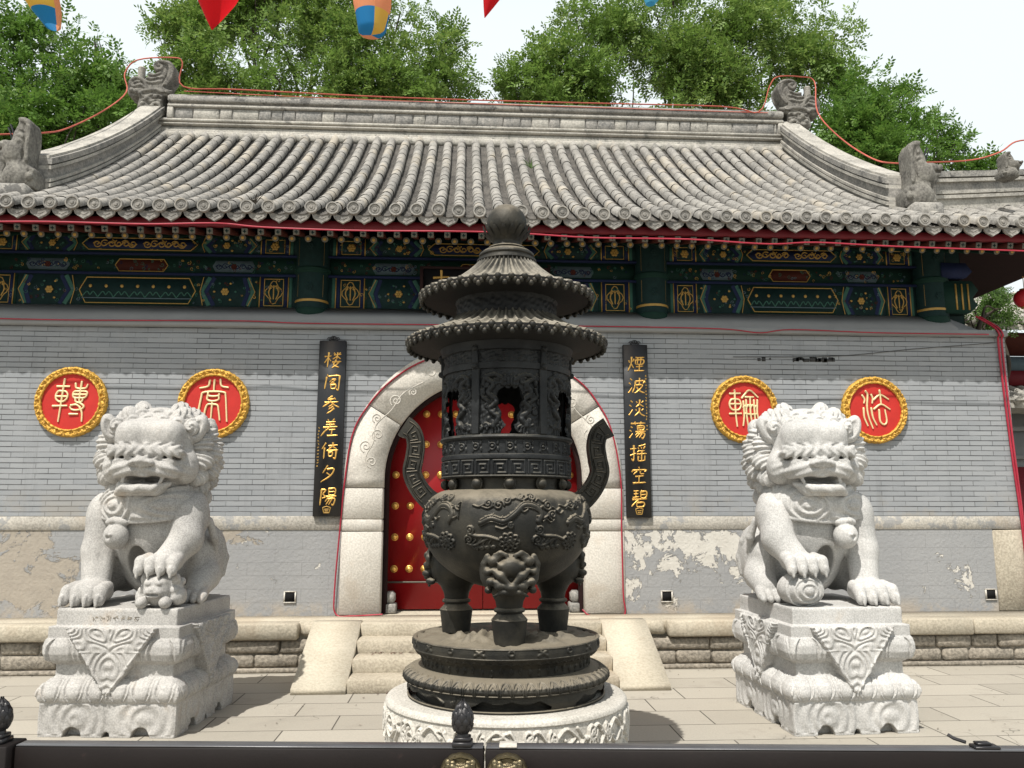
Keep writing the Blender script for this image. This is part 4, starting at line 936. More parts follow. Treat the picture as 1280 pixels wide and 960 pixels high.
flo = []
for k in range(6):
    a = -math.pi/2+math.pi/6+k*math.pi/3
    for q in range(7): flo.append((spiral(a+.05*math.cos(q), .045+.015*math.sin(q*1.3), .016, 1.1, q, 1 if q % 2 else -1, 10), .006, .006))
    ed = [(a-math.pi/6+s2*R(22)*t, .060-.014*abs(math.sin(t*math.pi*1.5))-.02*max(0, t-.75)*4+.004) for s2 in (1,) for t in np.linspace(-1, 1, 41) for t in (t,)]
    flo.append((np.array([(a-math.pi/6+R(22)*t, .064-.014*abs(math.sin(abs(t)*math.pi*1.5))-.02*max(0, abs(t)-.75)*4) for t in np.linspace(-1, 1, 41)]), .007, .008))
relief_lathe(b, resamp([(.592, .614), (.600, .65), (.596, .692)], .004), 1400, lambda th, v: seg_field(th, v, flo), C0, hole=cut)
b.lathe([(.55, .692), (.55, .604)], 60, C0)
bb(b, 'lower_base', 'bronze', 60)
b = MB(); cur = []
for k in range(20):
    a = 2*math.pi*k/20
    cur.append(([(a+.03*math.cos(q), .030+.013*math.sin(q)) for q in np.linspace(0, 6.3, 10)], .007, .007) if k % 2 else ([(a-.05, .015), (a+.05, .045)], .008, .007))
    if k % 2 == 0: cur.append(([(a-.05, .045), (a+.05, .015)], .008, .007))
relief_lathe(b, resamp([(.572, .888), (.5735, .91), (.572, .934)], .0045), 1000, lambda th, v: seg_field(th, v, [(np.asarray(p), w, h) for p, w, h in cur]), C0)
b.lathe([(.572, .934), (.576, .938), (.572, .944), (.555, .944), (.548, .936)], 100, C0)
wav = [(np.array([(2*math.pi*k/60, .0), (2*math.pi*(k+.5)/60, .02), (2*math.pi*(k+1)/60, 0)]), .008, .008) for k in range(60)]
relief_lathe(b, resamp([(.512, .778), (.514, .80), (.516, .825), (.53, .845), (.556, .868), (.570, .878), (.574, .884), (.572, .888)], .006), 900, lambda th, v: np.maximum(seg_field(th, v-.085, wav), seg_field(th, v, [(spiral(2*math.pi*(k+.2*q)/12, .03+.008*(q % 2), .02, 1.1, q, 1, 9), .007, .008) for k in range(12) for q in range(-2, 3)])), C0)
n, k = 160, 30; th = np.arange(n)*2*math.pi/n; rad = np.linspace(.03, .55, k); TH, RD = np.meshgrid(th, rad, indexing='ij')
Q = np.stack([RD*np.cos(TH), RD*np.sin(TH)], -1); hh = .937+.012*np.clip(snoise(Q, 26, 8), -.3, 1)+.008*snoise(Q, 55, 9)
for qx, qy, s2, h2 in ((-.18, -.30, .10, .05), (-.30, -.2, .08, .035), (.20, -.31, .09, .045), (.33, -.2, .08, .035), (-.05, -.22, .09, .045), (.12, -.18, .09, .04), (.42, -.06, .05, .02)): hh += h2*np.exp(-((Q[...,0]-qx)**2+(Q[...,1]-qy)**2)/s2**2)*(1+.6*snoise(Q, 60, 3))
b.add(np.stack([BX+Q[...,0], BY+Q[...,1], hh], -1).reshape(-1,3), gridf(n, k, True)[:, ::1]); bb(b, 'upper_base', 'bronze', 50)
# legs, each with a beast mask
for k in range(3):
    a = -math.pi/2+k*2*math.pi/3; d = np.array([math.cos(a), math.sin(a)]); lc = np.array([BX, BY])+.36*d
    b = MB(); b.lathe([(0, .94), (.088, .94), (.104, 1.068), (.106, 1.078), (.078, 1.108), (.074, 1.116), (.088, 1.122), (.092, 1.130), (.088, 1.139), (.076, 1.146), (.082, 1.18), (.105, 1.225), (.142, 1.255), (.170, 1.305), (.178, 1.36), (.160, 1.41), (.10, 1.45), (0, 1.47)], 32, (*lc, 0))
    leg = bb(b, 'leg', 'bronze', 40)
    cl = Clay((-.22, -.22, -.20), (.22, .12, .22), .0085)
    f = lambda x, z, dy=0: (x, -math.sqrt(max(.001, .150**2-x*x*.9))*(1-abs(z)*.55)-dy, z)
    cl.ell((0, 0, .03), (.148, .148, .125), .02)
    cl.ell(f(0, .045, -.005), (.05, .035, .05), .015); cl.ell(f(0, -.058, .015), (.028, .022, .022), .008)
    for sg in (-1, 1):
        cl.ell(f(sg*.045, .05, .004), (.022, .02, .02), .006); cl.chain([f(sg*.015, -.035, .012), f(sg*.05, .0, .01), f(sg*.085, .030, .006)], [.012, .020, .012], .008); cl.ell(f(sg*.085, .075, .004), (.028, .025, .026), .006); cl.chain([f(sg*.03, -.052, .012), f(sg*.065, -.035, .010), f(sg*.10, -.045, .004)], [.010, .014, .008], .005)
        cl.chain([f(sg*.02, .105), f(sg*.05, .12), f(sg*.075, .105), f(sg*.06, .09), f(sg*.045, .10)], [.012, .013, .012, .010, .008], .005)
        cl.ell(f(sg*.055, -.055, .01), (.026, .02, .018), .008); cl.ell(f(sg*.095, -.03, .008), (.024, .03, .022), .008); cl.ell(f(sg*.11, .02, .006), (.02, .03, .022), .008); cl.ell(f(sg*.105, -.075, -.01), (.02, .03, .02), .008)
        cl.chain([f(0, -.085, .012), f(sg*.04, -.082, .012), f(sg*.08, -.105, .0)], [.012, .012, .008], .006)
        cl.chain([f(sg*.11, .10, 0), f(sg*.125, .06, .01), f(sg*.128, .02, .01)], [.016, .018, .012], .006)
    V, F = cl.mesh(); mk = MB(); ca, sa = math.cos(a+math.pi/2), math.sin(a+math.pi/2)
    V = V*np.array([1.20, 1.20, 1.08]); V = np.stack([lc[0]+V[:,0]*ca-V[:,1]*sa, lc[1]+V[:,0]*sa+V[:,1]*ca, V[:,2]+1.335], -1); mk.add(V, F); bb(mk, 'beast_mask', 'bronze', 180, leg)
# bowl
prof = resamp(smooth_pts([(.001, 1.225), (.16, 1.240), (.300, 1.295), (.415, 1.378), (.480, 1.46), (.513, 1.55), (.523, 1.632), (.515, 1.70), (.488, 1.767), (.44, 1.806), (.397, 1.824), (.365, 1.828)], 6), .008)
sgl = np.concatenate([[0], np.cumsum(np.linalg.norm(np.diff(prof, axis=0), axis=1))]); vz = lambda z: float(np.interp(z, prof[:,1], sgl))
cur = []; VL = vz(1.525); VU = vz(1.685); wl2 = .011; BRr = .505
def add(P, w, h, k=5): cur.append((smooth_pts(P, k) if len(P) < 9 else np.asarray(P), w, h))
for k in range(8):        # lotus flowers with curling leaf scrolls between them; lengths along the bowl in metres
    a = (-math.pi/2-.02+2*math.pi*k/8)*BRr
    for rr, n, ph0 in ((.052, 9, 0), (.030, 6, .3)):
        for q in range(n):
            ph = 2*math.pi*q/n+ph0; c, s2 = math.cos(ph), math.sin(ph)
            add([(a+.4*rr*c-.010*s2, VL+.4*rr*s2+.010*c), (a+rr*.85*c-.011*s2, VL+rr*.8*s2+.011*c), (a+rr*1.12*c, VL+rr*1.0*s2), (a+rr*.85*c+.011*s2, VL+rr*.8*s2-.011*c), (a+.4*rr*c+.010*s2, VL+.4*rr*s2-.010*c)], .0055, .011)
    cur.append((spiral(a, VL, .014, 1.0, 0, 1, 10), .006, .014))
    add([(a-.06, VL+.012), (a-.12, VL+.030), (a-.185, VL+.034), (a-.235, VL+.048)], .0075, .013); cur.append((spiral(a-.225, VL+.068, .026, 1.5, -1.2, 1, 18), .0065, .012))
    add([(a-.10, VL+.026), (a-.15, VL+.004), (a-.20, VL-.02), (a-.245, VL-.012)], .0065, .011); cur.append((spiral(a-.235, VL+.012, .026, 1.4, 3.6, -1, 18), .006, .011))
    for q in range(4): add([(a-.095-.032*q, VL+.02-.003*q), (a-.115-.034*q, VL-.012-.002*q), (a-.098-.034*q, VL-.036-.003*q)], .0055, .009); cur.append((spiral(a-.088-.034*q, VL-.034-.003*q, .013, 1.1, 3.1, -1, 10), .005, .009))
for k in range(6):        # dragons, clouds and ribbons on the shoulder
    a = (-math.pi/2+2*math.pi*k/6+.04)*BRr
    body = smooth_pts([(a-.19, VU-.055), (a-.13, VU-.03), (a-.06, VU-.045), (a+.0, VU-.005), (a+.055, VU+.045), (a+.12, VU+.038), (a+.155, VU-.005), (a+.135, VU-.045)], 7)
    cur.append((body, .012, .013)); cur.append((body+[.0, .017], .005, .012)); cur.append((body-[.0, .017], .004, .009))
    for q in range(9): i = int(len(body)*(q+.6)/10); p = body[i]; cur.append((np.array([p+[-.006, .012], p+[.002, .026]]), .004, .010))
    for q, (dx, dz, r, d) in enumerate(((-.09, .045, .032, 1), (-.045, .075, .026, -1), (.105, .095, .026, -1), (.20, .045, .030, 1), (.225, -.01, .028, -1), (-.15, .055, .026, 1), (.04, .10, .022, 1), (-.02, -.07, .018, 1))):
        cur.append((spiral(a+dx, VU+dz, r, 1.5, q*1.1, d, 20), .0060, .011)); add([(a+dx-r, VU+dz-.004), (a+dx-r-.03, VU+dz-.018), (a+dx-r-.065, VU+dz-.008)], .0055, .010)
    for q in range(5): u, w = a+RNG.uniform(-.2, .28), VU+RNG.uniform(-.05, .12); add([(u, w), (u+.02, w+.013), (u+.045, w-.006), (u+.07, w+.008)], .005, .009)
b = MB(); cur3 = [(np.asarray(p)+[s2*BRr, 0], w, h) for p, w, h in cur for s2 in (0, 2*math.pi)]
prof = resamp(prof, .0038); sgl = 0
relief_lathe(b, prof, 1500, lambda th, v: seg_field(th*BRr, v, [(p, w*1.25, h*1.2) for p, w, h in cur3]), C0, a0=-math.pi/2-.6, a1=-math.pi/2-.6+2*math.pi*.99999999)
bowl = bb(b, 'bowl', 'bronze', 60)
for sg in (-1, 1):      # square-fret handles
    ctr = smooth_pts([(-.655, 2.232), (-.60, 2.195), (-.577, 2.12), (-.585, 2.03), (-.597, 1.94), (-.556, 1.845), (-.487, 1.768), (-.42, 1.735)], 8); ctr[:,0] *= -sg if sg > 0 else 1
    if sg > 0: ctr[:,0] = np.abs(ctr[:,0])
    T = np.gradient(ctr, axis=0); T /= np.linalg.norm(T, axis=1)[:,None]; Nn = np.stack([-T[:,1], T[:,0]], -1); k = len(ctr)
    hw = .055+.012*np.exp(-((np.arange(k)/k-.0)/.12)**2)+.015*(np.arange(k)/k)**3
    b = MB(); V = []
    for i in range(k):
        for s1, dy in ((-1, -.05), (1, -.05), (1, .05), (-1, .05)): p = ctr[i]+Nn[i]*hw[i]*s1; V.append([BX+p[0], BY+dy, p[1]])
    V = np.array(V); F = gridf(k, 4, False, True); b.add(V, orient(V, F, V.mean(0)) if False else F); b.F.append(np.array([[0,1,2,3]])); b.M.append(np.array([0])); b.F.append(np.array([[3,2,1,0]])+4*(k-1)); b.M.append(np.array([0]))
    L = np.concatenate([[0], np.cumsum(np.linalg.norm(np.diff(ctr, axis=0), axis=1))]); mp = lambda s, t: (BX+np.interp(s, L, ctr[:,0])+np.interp(s, L, Nn[:,0])*t, np.interp(s, L, ctr[:,1])+np.interp(s, L, Nn[:,1])*t)
    nu = 5; u0, u1 = .05, L[-1]*.83; us = (u1-u0)/nu
    for y0, dd in ((BY-.05, 1), ):
        for i in range(nu):
            pth = [(0,-.85),(0,.85),(.82,.85),(.82,-.5),(.30,-.5),(.30,.3),(.56,.3),(.56,-.1)]
            P = resamp([(u0+us*(i+p[0]), .038*p[1]*(1 if i % 2 else -1)) for p in pth], .012); b.ribbon([mp(*p) for p in P], .0085, y0, .007)
        for t in (-.042, .042): b.ribbon([mp(s, t) for s in np.linspace(.02, u1+.01, 30)], .008, y0, .007)
    b.F = [f for f in b.F]; bb(b, 'handle', 'bronze', 40, bowl)
# neck with bosses
b = MB(); b.lathe([(.366, 1.826), (.362, 1.85), (.366, 1.89), (.40, 1.898)], 80, C0); neck = bb(b, 'neck', 'bronze', 40)
for k in range(12):
    a = -math.pi/2+k*math.pi/6+.0; c = (BX+.385*math.cos(a), BY+.385*math.sin(a), 1.860); b = MB(); b.ball(c, (.033, .033, .033), 14)
    b.tube([(c[0]-.0345*math.sin(a)*math.cos(q), c[1]+.0345*math.cos(a)*math.cos(q), c[2]+.0345*math.sin(q)) for q in np.linspace(0, 6.28, 17)], .0065, 6, cap=False)
    bb(b, 'boss', 'bronze', 60, neck)
# lattice drum
def band(zlo, zhi, r0, fn, n=1300, name='band', m='bronze_dark', hole=None, step=.0045):
    b = MB(); relief_lathe(b, resamp([(r0, zlo), (r0, zhi)], step), n, fn, C0, hole=hole); return b
fr = []
for k in range(24):
    a = 2*math.pi*(k+.5)/24-.5*2*math.pi/24; du = 2*math.pi/24; hh2 = .078
    fr.append((np.array([(a+du*(.06+.9*p[0]), .012+hh2*p[1]) for p in ((0,0),(0,1),(.86,1),(.86,.05),(.22,.05),(.22,.68),(.62,.68),(.62,.36),(.4,.36))]), .0062, .009))
b = MB(); sc = lambda cur: [(p*[.40, 1], w, h) for p, w, h in cur]
relief_lathe(b, resamp([(.405, 1.905), (.405, 2.008)], .0035), 1500, lambda th, v: seg_field(th*.40, v, sc(fr)), C0)
b.lathe([(.395, 1.896), (.412, 1.898), (.416, 1.904), (.412, 1.91), (.405, 1.911)], 100, C0); b.lathe([(.405, 2.003), (.413, 2.008), (.415, 2.024), (.411, 2.034), (.403, 2.036)], 100, C0)
fl = []
for k in range(24):
    a = 2*math.pi*k/24
    fl.append((np.array([(a+.05*math.cos(q), .043+.02*math.sin(q)) for q in np.linspace(0, 6.3, 12)]), .006, .008)); fl.append((np.array([(a-.01, .043), (a+.01, .043)]), .008, .011))
    for q in range(4): ph = q*math.pi/2+.78; fl.append((spiral(a+.09*math.cos(ph)+.02, .043+.026*math.sin(ph), .013, 1, ph, 1, 8), .0055, .008))
relief_lathe(b, resamp([(.402, 2.036), (.402, 2.122)], .0045), 1300, lambda th, v: seg_field(th*.4, v, sc(fl)), C0)
b.lathe([(.402, 2.120), (.418, 2.124), (.424, 2.136), (.418, 2.148), (.40, 2.152), (.36, 2.152)], 100, C0); b.lathe([(.37, 2.152), (.37, 1.90)], 60, C0)
bb(b, 'ornament_band', 'bronze_dark', 50)
Z0 = 2.150; Hd = .40
def hole(th, v):
    q = (th+math.pi/2+math.pi/6) % (math.pi/3)-math.pi/6; x = q*.40
    w = np.where(v < .06, .030+.55*(.06-v), np.where(v > .20, .078, .040+.27*(v-.06)))+.006*np.sin(v*90+np.sign(x)*1)
    top = .285+.006*np.sin(x*140)-8*np.clip(np.abs(x)-.05, 0, 1)**2*6
    return (np.abs(x) < w) & (v < top) & (v > .004)
rel = []
for k in range(6):
    a0 = -math.pi/2+k*math.pi/3
    for sg in (-1, 1):
        m2 = lambda P: np.array([(a0+sg*p[0]/.40, p[1]) for p in P])
        rel.append((m2(smooth_pts([(.10, .05), (.07, .10), (.12, .15), (.08, .20), (.13, .25), (.10, .30), (.14, .335)], 6)), .016, .022))
        rel.append((m2(smooth_pts([(.03, .325), (.06, .345), (.10, .36), (.15, .34), (.16, .30)], 6)), .014, .020)); rel.append((m2(smooth_pts([(.12, .19), (.17, .23), (.16, .27)], 5)), .012, .016))
        for q in range(12): u, w = RNG.uniform(.06, .19), RNG.uniform(.03, .38); rel.append((m2(spiral(u, w, .022, 1.3, RNG.uniform(0, 6), sg, 10)), .008, .012))
        for q in range(4): rel.append((m2(smooth_pts([(.045+.02*q, .005), (.05+.02*q, .04), (.085+.02*q, .06)], 4)), .007, .010))
    for q in range(6): rel.append((np.array([(a0+(q-2.5)*.045, .30), (a0+(q-2.5)*.05, .34+.01*(q % 2))]), .012, .013))
def drumf(th, v):
    H = np.zeros(th.shape)
    for s2 in (-2*math.pi, 0, 2*math.pi): H = np.maximum(H, seg_field((th+s2)*.40, v, [(p*[.40, 1], w, h) for p, w, h in rel]))
    return H+.004*snoise(np.stack([th*.4, v], -1), 160, 2)
b = MB(); relief_lathe(b, resamp([(.395, Z0), (.397, Z0+Hd)], .0045), 1500, drumf, C0, hole=hole)
relief_lathe(b, resamp([(.370, Z0+Hd), (.370, Z0)], .0045), 900, lambda th, v: 0*v, C0, hole=lambda th, v: hole(th, Hd-v))
tx = lambda th, v: .006*np.clip(snoise(np.stack([th*.4, v], -1), 170, 6), -.6, 1)
b.lathe([(.397, 2.548), (.412, 2.550), (.414, 2.585), (.405, 2.588)], 100, C0); relief_lathe(b, resamp([(.402, 2.588), (.404, 2.665)], .005), 1000, tx, C0); b.lathe([(.404, 2.662), (.420, 2.668), (.422, 2.695), (.43, 2.72), (.30, 2.72)], 100, C0)
drum = bb(b, 'openwork_drum', 'bronze_dark', 50)
for k in range(6):
    a = -math.pi/2+math.pi/6+k*math.pi/3; b = MB()
    b.bbox(.385, .416, -.027, .027, Z0+.002, 2.55, .005); b.bbox(.39, .424, -.02, .02, 2.545, 2.68, .005)
    for z in (2.567, 2.675): b.ball((.424, 0, z), (.018, .02, .02), 10)
    V = np.concatenate(b.V); ca, sa = math.cos(a), math.sin(a); b.V = [np.stack([BX+V[:,0]*ca-V[:,1]*sa, BY+V[:,0]*sa+V[:,1]*ca, V[:,2]], -1)]; bb(b, 'pillar', 'bronze_dark', 40, drum)
# the two roofs
def broof(name, top, under, nrow, rr, rim_z, rim_r):
    b = MB(); relief_lathe(b, resamp(smooth_pts(top, 5), .02)[::-1], nrow*8, lambda th, v: .0135*np.clip(np.cos(th*nrow), -.3, 1)*np.clip((rim_r-.17+0*v), 0, 1)/.4, C0)
    o = bb(b, name, 'bronze_roof', 60); b = MB(); b.lathe(under, 120, C0); bb(b, 'underside', 'under_shade', 60, o)
    e = MB(); d = MB()
    for k in range(nrow):
        a = 2*math.pi*k/nrow; a2 = a+math.pi/nrow; p = (BX+(rim_r+.004)*math.cos(a), BY+(rim_r+.004)*math.sin(a), rim_z)
        e.ball(p, (rr, rr, rr), 10); e.tube([(BX+q*math.cos(a), BY+q*math.sin(a), rim_z+h) for q, h in ((rim_r+.002, 0), (rim_r-.05, .012))], rr*.95, 8)
        c = np.array([math.cos(a2), math.sin(a2)]); t = np.array([-c[1], c[0]])
        for du, dz in ((-rr*1.0, -.020), (0, -.038), (rr*1.0, -.020)):
            q = np.array([BX, BY])+c*(rim_r+.0)+t*du; e.ball((q[0], q[1], rim_z+dz), (rr*.80, rr*.7, rr*.85), 8)
    bb(e, 'rim_tiles', 'bronze', 60, o); return o
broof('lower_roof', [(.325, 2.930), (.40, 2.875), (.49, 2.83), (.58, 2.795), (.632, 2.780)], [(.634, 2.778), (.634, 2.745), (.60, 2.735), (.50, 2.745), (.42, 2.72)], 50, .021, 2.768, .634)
b = MB(); relief_lathe(b, resamp([(.322, 2.915), (.326, 2.94), (.326, 3.02), (.34, 3.05)], .006), 700, lambda th, v: .004*snoise(np.stack([th*.33, v], -1), 120, 5), C0); bb(b, 'roof_neck', 'bronze_dark', 60)
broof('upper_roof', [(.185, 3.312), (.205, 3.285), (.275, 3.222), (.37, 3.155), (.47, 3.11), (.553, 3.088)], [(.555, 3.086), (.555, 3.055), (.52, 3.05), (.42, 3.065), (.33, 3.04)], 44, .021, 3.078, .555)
b = MB(); b.lathe([(.188, 3.305), (.200, 3.318), (.196, 3.335), (.178, 3.340), (.176, 3.352), (.184, 3.36), (.182, 3.375), (.16, 3.392), (.125, 3.398), (.122, 3.408), (.128, 3.414), (.122, 3.422), (.096, 3.43), (.088, 3.45), (.09, 3.462), (.105, 3.475), (.118, 3.50), (.10, 3.52)], 64, C0)
relief_lathe(b, resamp([(.11, 3.35), (.184, 3.36)], .02), 32, lambda th, v: 0*v, C0)
top = bb(b, 'finial_neck', 'bronze', 50)
b = MB(); b.ball((BX, BY, 3.590), (.1335, .1335, .1335), 40, k=24); bb(b, 'finial_ball', 'bronze', 180, top)
b = MB()
for row, (n, z0, z1, r0, r1) in enumerate(((16, 3.468, 3.575, .092, .147), (16, 3.462, 3.545, .085, .149))):
    for k in range(n):
        a = 2*math.pi*(k+.5*row)/n; V = []
        for t in np.linspace(0, 1, 7):
            z = z0+(z1-z0)*t; rb = r0+(r1-r0)*math.sin(t*math.pi/2); w = .021*(math.sin(math.pi*min(.98, t*.85+.12)))**.7
            for u in (-1, 0, 1): aa = a+u*w/rb; V.append([BX+(rb+.006*(u == 0)+.008*t*t)*math.cos(aa), BY+(rb+.006*(u == 0)+.008*t*t)*math.sin(aa), z])
        b.add(V, gridf(7, 3, False)[:, ::-1])
bb(b, 'lotus_cup', 'bronze', 60, top)
# ================================================================== carved pedestals and guardian lions
def pedestal(name, label, loc, rz, m, mark=False):
    t = thing(name, label, 'pedestal', loc, rz, 'carved pedestals of the two lions')
    HX, HY, H = .53, .60, .945; h = .0064
    c = Clay((-HX-.06, -HY-.06, -.02), (HX+.06, HY+.06, H+.03), h)
    sl, P = c.region(c.lo, c.lo+c.h*c.n); x, y, z = P[...,0], P[...,1], P[...,2]
    zk = np.array([0, .25, .262, .29, .33, .37, .405, .425, .44, .525, .535, .56, .61, .67, .715, .728, .80, .812, .818, .93, .945])
    ok = np.array([.0, .0, .012, .022, .020, .006, -.03, -.055, -.065, -.065, -.05, -.015, .008, .010, .0, -.012, -.012, -.012, -.05, -.05, -.055])
    off = np.interp(z, zk, ok)
    fx = np.abs(x)-(HX+off); fy = np.abs(y)-(HY+off)
    front = fy > fx; u = np.where(front, x, y); Wd = np.where(front, HX, HY)
    r = .012; qx, qy = np.maximum(fx+r, 0), np.maximum(fy+r, 0); d = np.sqrt(qx*qx+qy*qy)+np.minimum(np.maximum(fx+r, fy+r), 0)-r
    hgt = np.zeros_like(z)
    tri = np.clip((z-.285)/(.80-.285), 0, 1)*.36; dt = np.abs(u)-tri; intri = (dt < 0) & (z > .285) & (z < .81)
    def petals(zc0, zc1, n, up):
        pw = 2*Wd/n; uu = (u/pw+n/2) % 1-.5; a = (z-zc0)/(zc1-zc0); a = a if up else 1-a
        inside = (a > -.08) & (a < 1.0); ww = np.where(a < .55, np.sqrt(np.clip(1-((a-.55)/.62)**2, 0, 1)), 1.0)*.47
        e = np.abs(uu)/np.maximum(ww, .02)
        rim = .013*np.exp(-((e-.90)/.10)**2)-.008*np.exp(-((e-.70)/.08)**2); bul = .016*np.sqrt(np.clip(1-(e/.70)**2, 0, 1))*np.clip((a+.1)*2.5, 0, 1)
        return np.where(inside, rim+bul, 0)
    nL = 6
    hgt += np.where((z > .258) & (z < .425), petals(.262, .43, nL, True), 0)
    hgt += np.where((z > .535) & (z < .728), petals(.535, .725, 4, False)*1.1, 0)
    # hanging cloth triangle, straight-faced, carved with tendrils
    ff = np.where(front, np.abs(y)-(HY+.030), np.abs(x)-(HX+.030)); cloth = np.maximum(np.maximum(ff, dt*.8), np.maximum(.285-z, z-.80))
    su = np.abs(u); q2 = np.stack([su*1.0, z], -1)
    ph = 74*np.hypot(su-.05, z-.72)+6*np.sin(13*su+20*z)+4*np.sin(z*34-su*22)
    ph2 = 74*np.hypot(su-.02, z-.53)+5*np.sin(16*su+9*z)
    car = .0068*np.sin(np.where(z > .62, ph, ph2))+.014*np.exp(-((dt+.018)/.008)**2)
    cloth = cloth-np.where(intri, car, 0)
    band = (z > .02) & (z < .245); bw = .006*np.sin(38*np.sqrt((np.abs(np.abs(u)-.26)*.9)**2+(z-.13)**2)*1.9+3*np.sin(11*u))*band
    dd = np.where(front, 1, 1)*(d-hgt-bw-.0012*snoise(P, 70, 4))
    D = np.minimum(dd, np.maximum(cloth, np.maximum(fx-.10, fy-.10)))
    ar = np.hypot((np.abs(u)-.265)/.075, (z+.01)/.085)-1; arm = np.hypot(u/.03, z/.04)-1
    cutd = np.maximum(np.minimum(ar*.07, arm*.03), -(np.maximum(fx, fy)+.09))
    D = np.maximum(D, -cutd); D = np.maximum(D, z-H); D = np.maximum(D, -z-.004)
    c.D[sl] = D.astype(np.float32); c.build('carved_block', m, t)
    if mark:
        for i in range(7):
            b = MB(); xx = -.17+.055*i
            for q in range(6): a = RNG.choice([0, 1.57, .8, 2.3]); uu, vv = RNG.uniform(-.014, .014, 2); b.ribbon([(xx+uu-.011*math.cos(a), .872+vv-.011*math.sin(a)), (xx+uu+.011*math.cos(a), .872+vv+.011*math.sin(a))], .005, -.5522, .0012)
            b.build('engraved_character', MT['rough_brick'], t, local=True)
    return t

def lion(name, label, loc, rz, m, mir, cub):
    """mir=1: raised paw on the viewer's right; -1 mirrors"""
    t = thing(name, label, 'lion statue', loc, rz, 'pair of stone guardian lions')
    S = lambda p: (p[0]*mir, p[1], p[2])
    c = Clay((-.72, -.78, -.02), (.72, .72, 1.74), .0095)
    def E(p, r, k=.04, op='u', **kw): c.ell(S(p), r, k, op, **kw)
    def CH(ps, rs, k=.03, op='u'): c.chain([S(p) for p in ps], rs, k, op)
    # trunk, haunches
    E((0, .10, .48), (.36, .46, .46), .06); E((0, -.14, .62), (.37, .30, .36), .08); E((0, .25, .30), (.42, .36, .30), .08); CH([(0, -.10, .80), (0, -.22, 1.15)], [.32, .32], .08)
    for s in (-1, 1):
        E((s*.375, .22, .34), (.155, .30, .29), .04); CH([(s*.44, .05, .20), (s*.45, -.14, .10)], [.14, .10], .04)
        for q in range(4): CH([(s*.44+(q-1.5)*.062, -.16, .09), (s*.45+(q-1.5)*.066, -.25, .055), (s*.45+(q-1.5)*.066, -.29, .03)], [.042, .042, .03], .012)
        E((s*.40, -.20, .70), (.14, .18, .20), .05)
    # standing leg (outer)
    CH([(-.38, -.22, .72), (-.40, -.30, .42), (-.36, -.36, .16)], [.155, .125, .115], .04); CH([(-.30, -.30, .5), (-.29, -.38, .14)], [.07, .06], .03)
    E((-.34, -.44, .10), (.17, .17, .10), .03)
    for q in range(4):
        x = -.34+(q-1.5)*.090; CH([(x, -.45, .14), (x*1.0+(q-1.5)*.008, -.555, .115), (x+(q-1.5)*.012, -.60, .05)], [.052, .056, .045], .012); CH([(x+(q-1.5)*.012, -.635, .075), (x+(q-1.5)*.012, -.65, .018)], [.022, .014], .004)
    # raised leg (inner) with its paw on the cub or ball
    CH([(.38, -.24, .70), (.42, -.34, .52), (.34, -.46, .38)], [.16, .135, .115], .04); E((.31, -.50, .335), (.15, .14, .085), .03)
    for q in range(4):
        x = .30+(q-1.5)*.084; CH([(x, -.50, .37), (x+(q-1.5)*.01, -.61, .345), (x+(q-1.5)*.012, -.645, .285)], [.048, .052, .042], .012); CH([(x+(q-1.5)*.012, -.67, .30), (x+(q-1.5)*.012, -.675, .235)], [.021, .012], .004)
    # muscle lines
    for s in (-1, 1): CH([(s*.50, -.06, .66), (s*.52, .02, .52), (s*.51, .10, .40)], [.03, .035, .02], .02)
    CH([(.45, .12, .60), (.51, .22, .48), (.525, .30, .34), (.50, .30, .20)], [.03]*4, .02); CH([(-.45, .12, .60), (-.51, .22, .48), (-.525, .30, .34), (-.50, .30, .20)], [.03]*4, .02)
    E((0, -.28, .30), (.10, .2, .20), .03, 'c'); c.bx((0, .15, -.03), (.40, .40, .032), .005, .005)
    # head
    hx = .01
    E((hx*.5, -.12, 1.25), (.40, .34, .37), .05); E((hx, -.34, 1.27), (.32, .20, .24), .06)
    c.bx(S((hx, -.42, 1.325)), (.285, .16, .155), .11, .05, rot=rotm('X', 4))          # heavy forehead block
    for s in (-1, 1): c.bx(S((hx+s*.150, -.565, 1.205)), (.165, .095, .052), .045, .03, rot=rotm('X', -10)); E((hx+s*.135, -.52, 1.35), (.12, .06, .09), .05)
    E((hx, -.585, 1.205), (.05, .04, .05), .03, 'u')
    for s in (-1, 1): E((hx+s*.18, -.555, 1.160), (.15, .085, .018), .006, 'c'); E((hx+s*.165, -.510, 1.155), (.052, .040, .022), .006); E((hx+s*.30, -.36, 1.10), (.10, .16, .14), .05)
    c.bx(S((hx, -.50, 1.08)), (.26, .16, .072), .055, .04)                                # muzzle
    for s in (-1, 1):
        E((hx+s*.15, -.59, 1.075), (.125, .09, .062), .02); E((hx+s*.225, -.53, 1.065), (.075, .09, .065), .02)
        E((hx+s*.055, -.678, 1.118), (.048, .038, .036), .010); E((hx+s*.055, -.716, 1.108), (.018, .02, .015), .004, 'c')
        CH([(hx+s*.05, -.64, 1.142), (hx+s*.14, -.61, 1.150), (hx+s*.25, -.50, 1.135)], [.02, .024, .016], .010)
    E((hx, -.67, 1.128), (.06, .05, .045), .012)
    E((hx, -.57, .978), (.20, .18, .036), .010, 'c'); E((hx, -.66, .985), (.17, .12, .026), .008, 'c')          # open mouth
    c.bx(S((hx, -.43, .905)), (.20, .15, .045), .04, .04); CH([(hx-.20, -.50, .955), (hx-.13, -.595, .925), (hx, -.615, .918), (hx+.13, -.595, .925), (hx+.20, -.50, .955)], [.03, .033, .034, .033, .03], .02)
    for s in (-1, 1): CH([(hx+s*.16, -.60, 1.02), (hx+s*.158, -.60, .975)], [.026, .015], .01)
    E((hx, -.48, .945), (.10, .10, .02), .01)
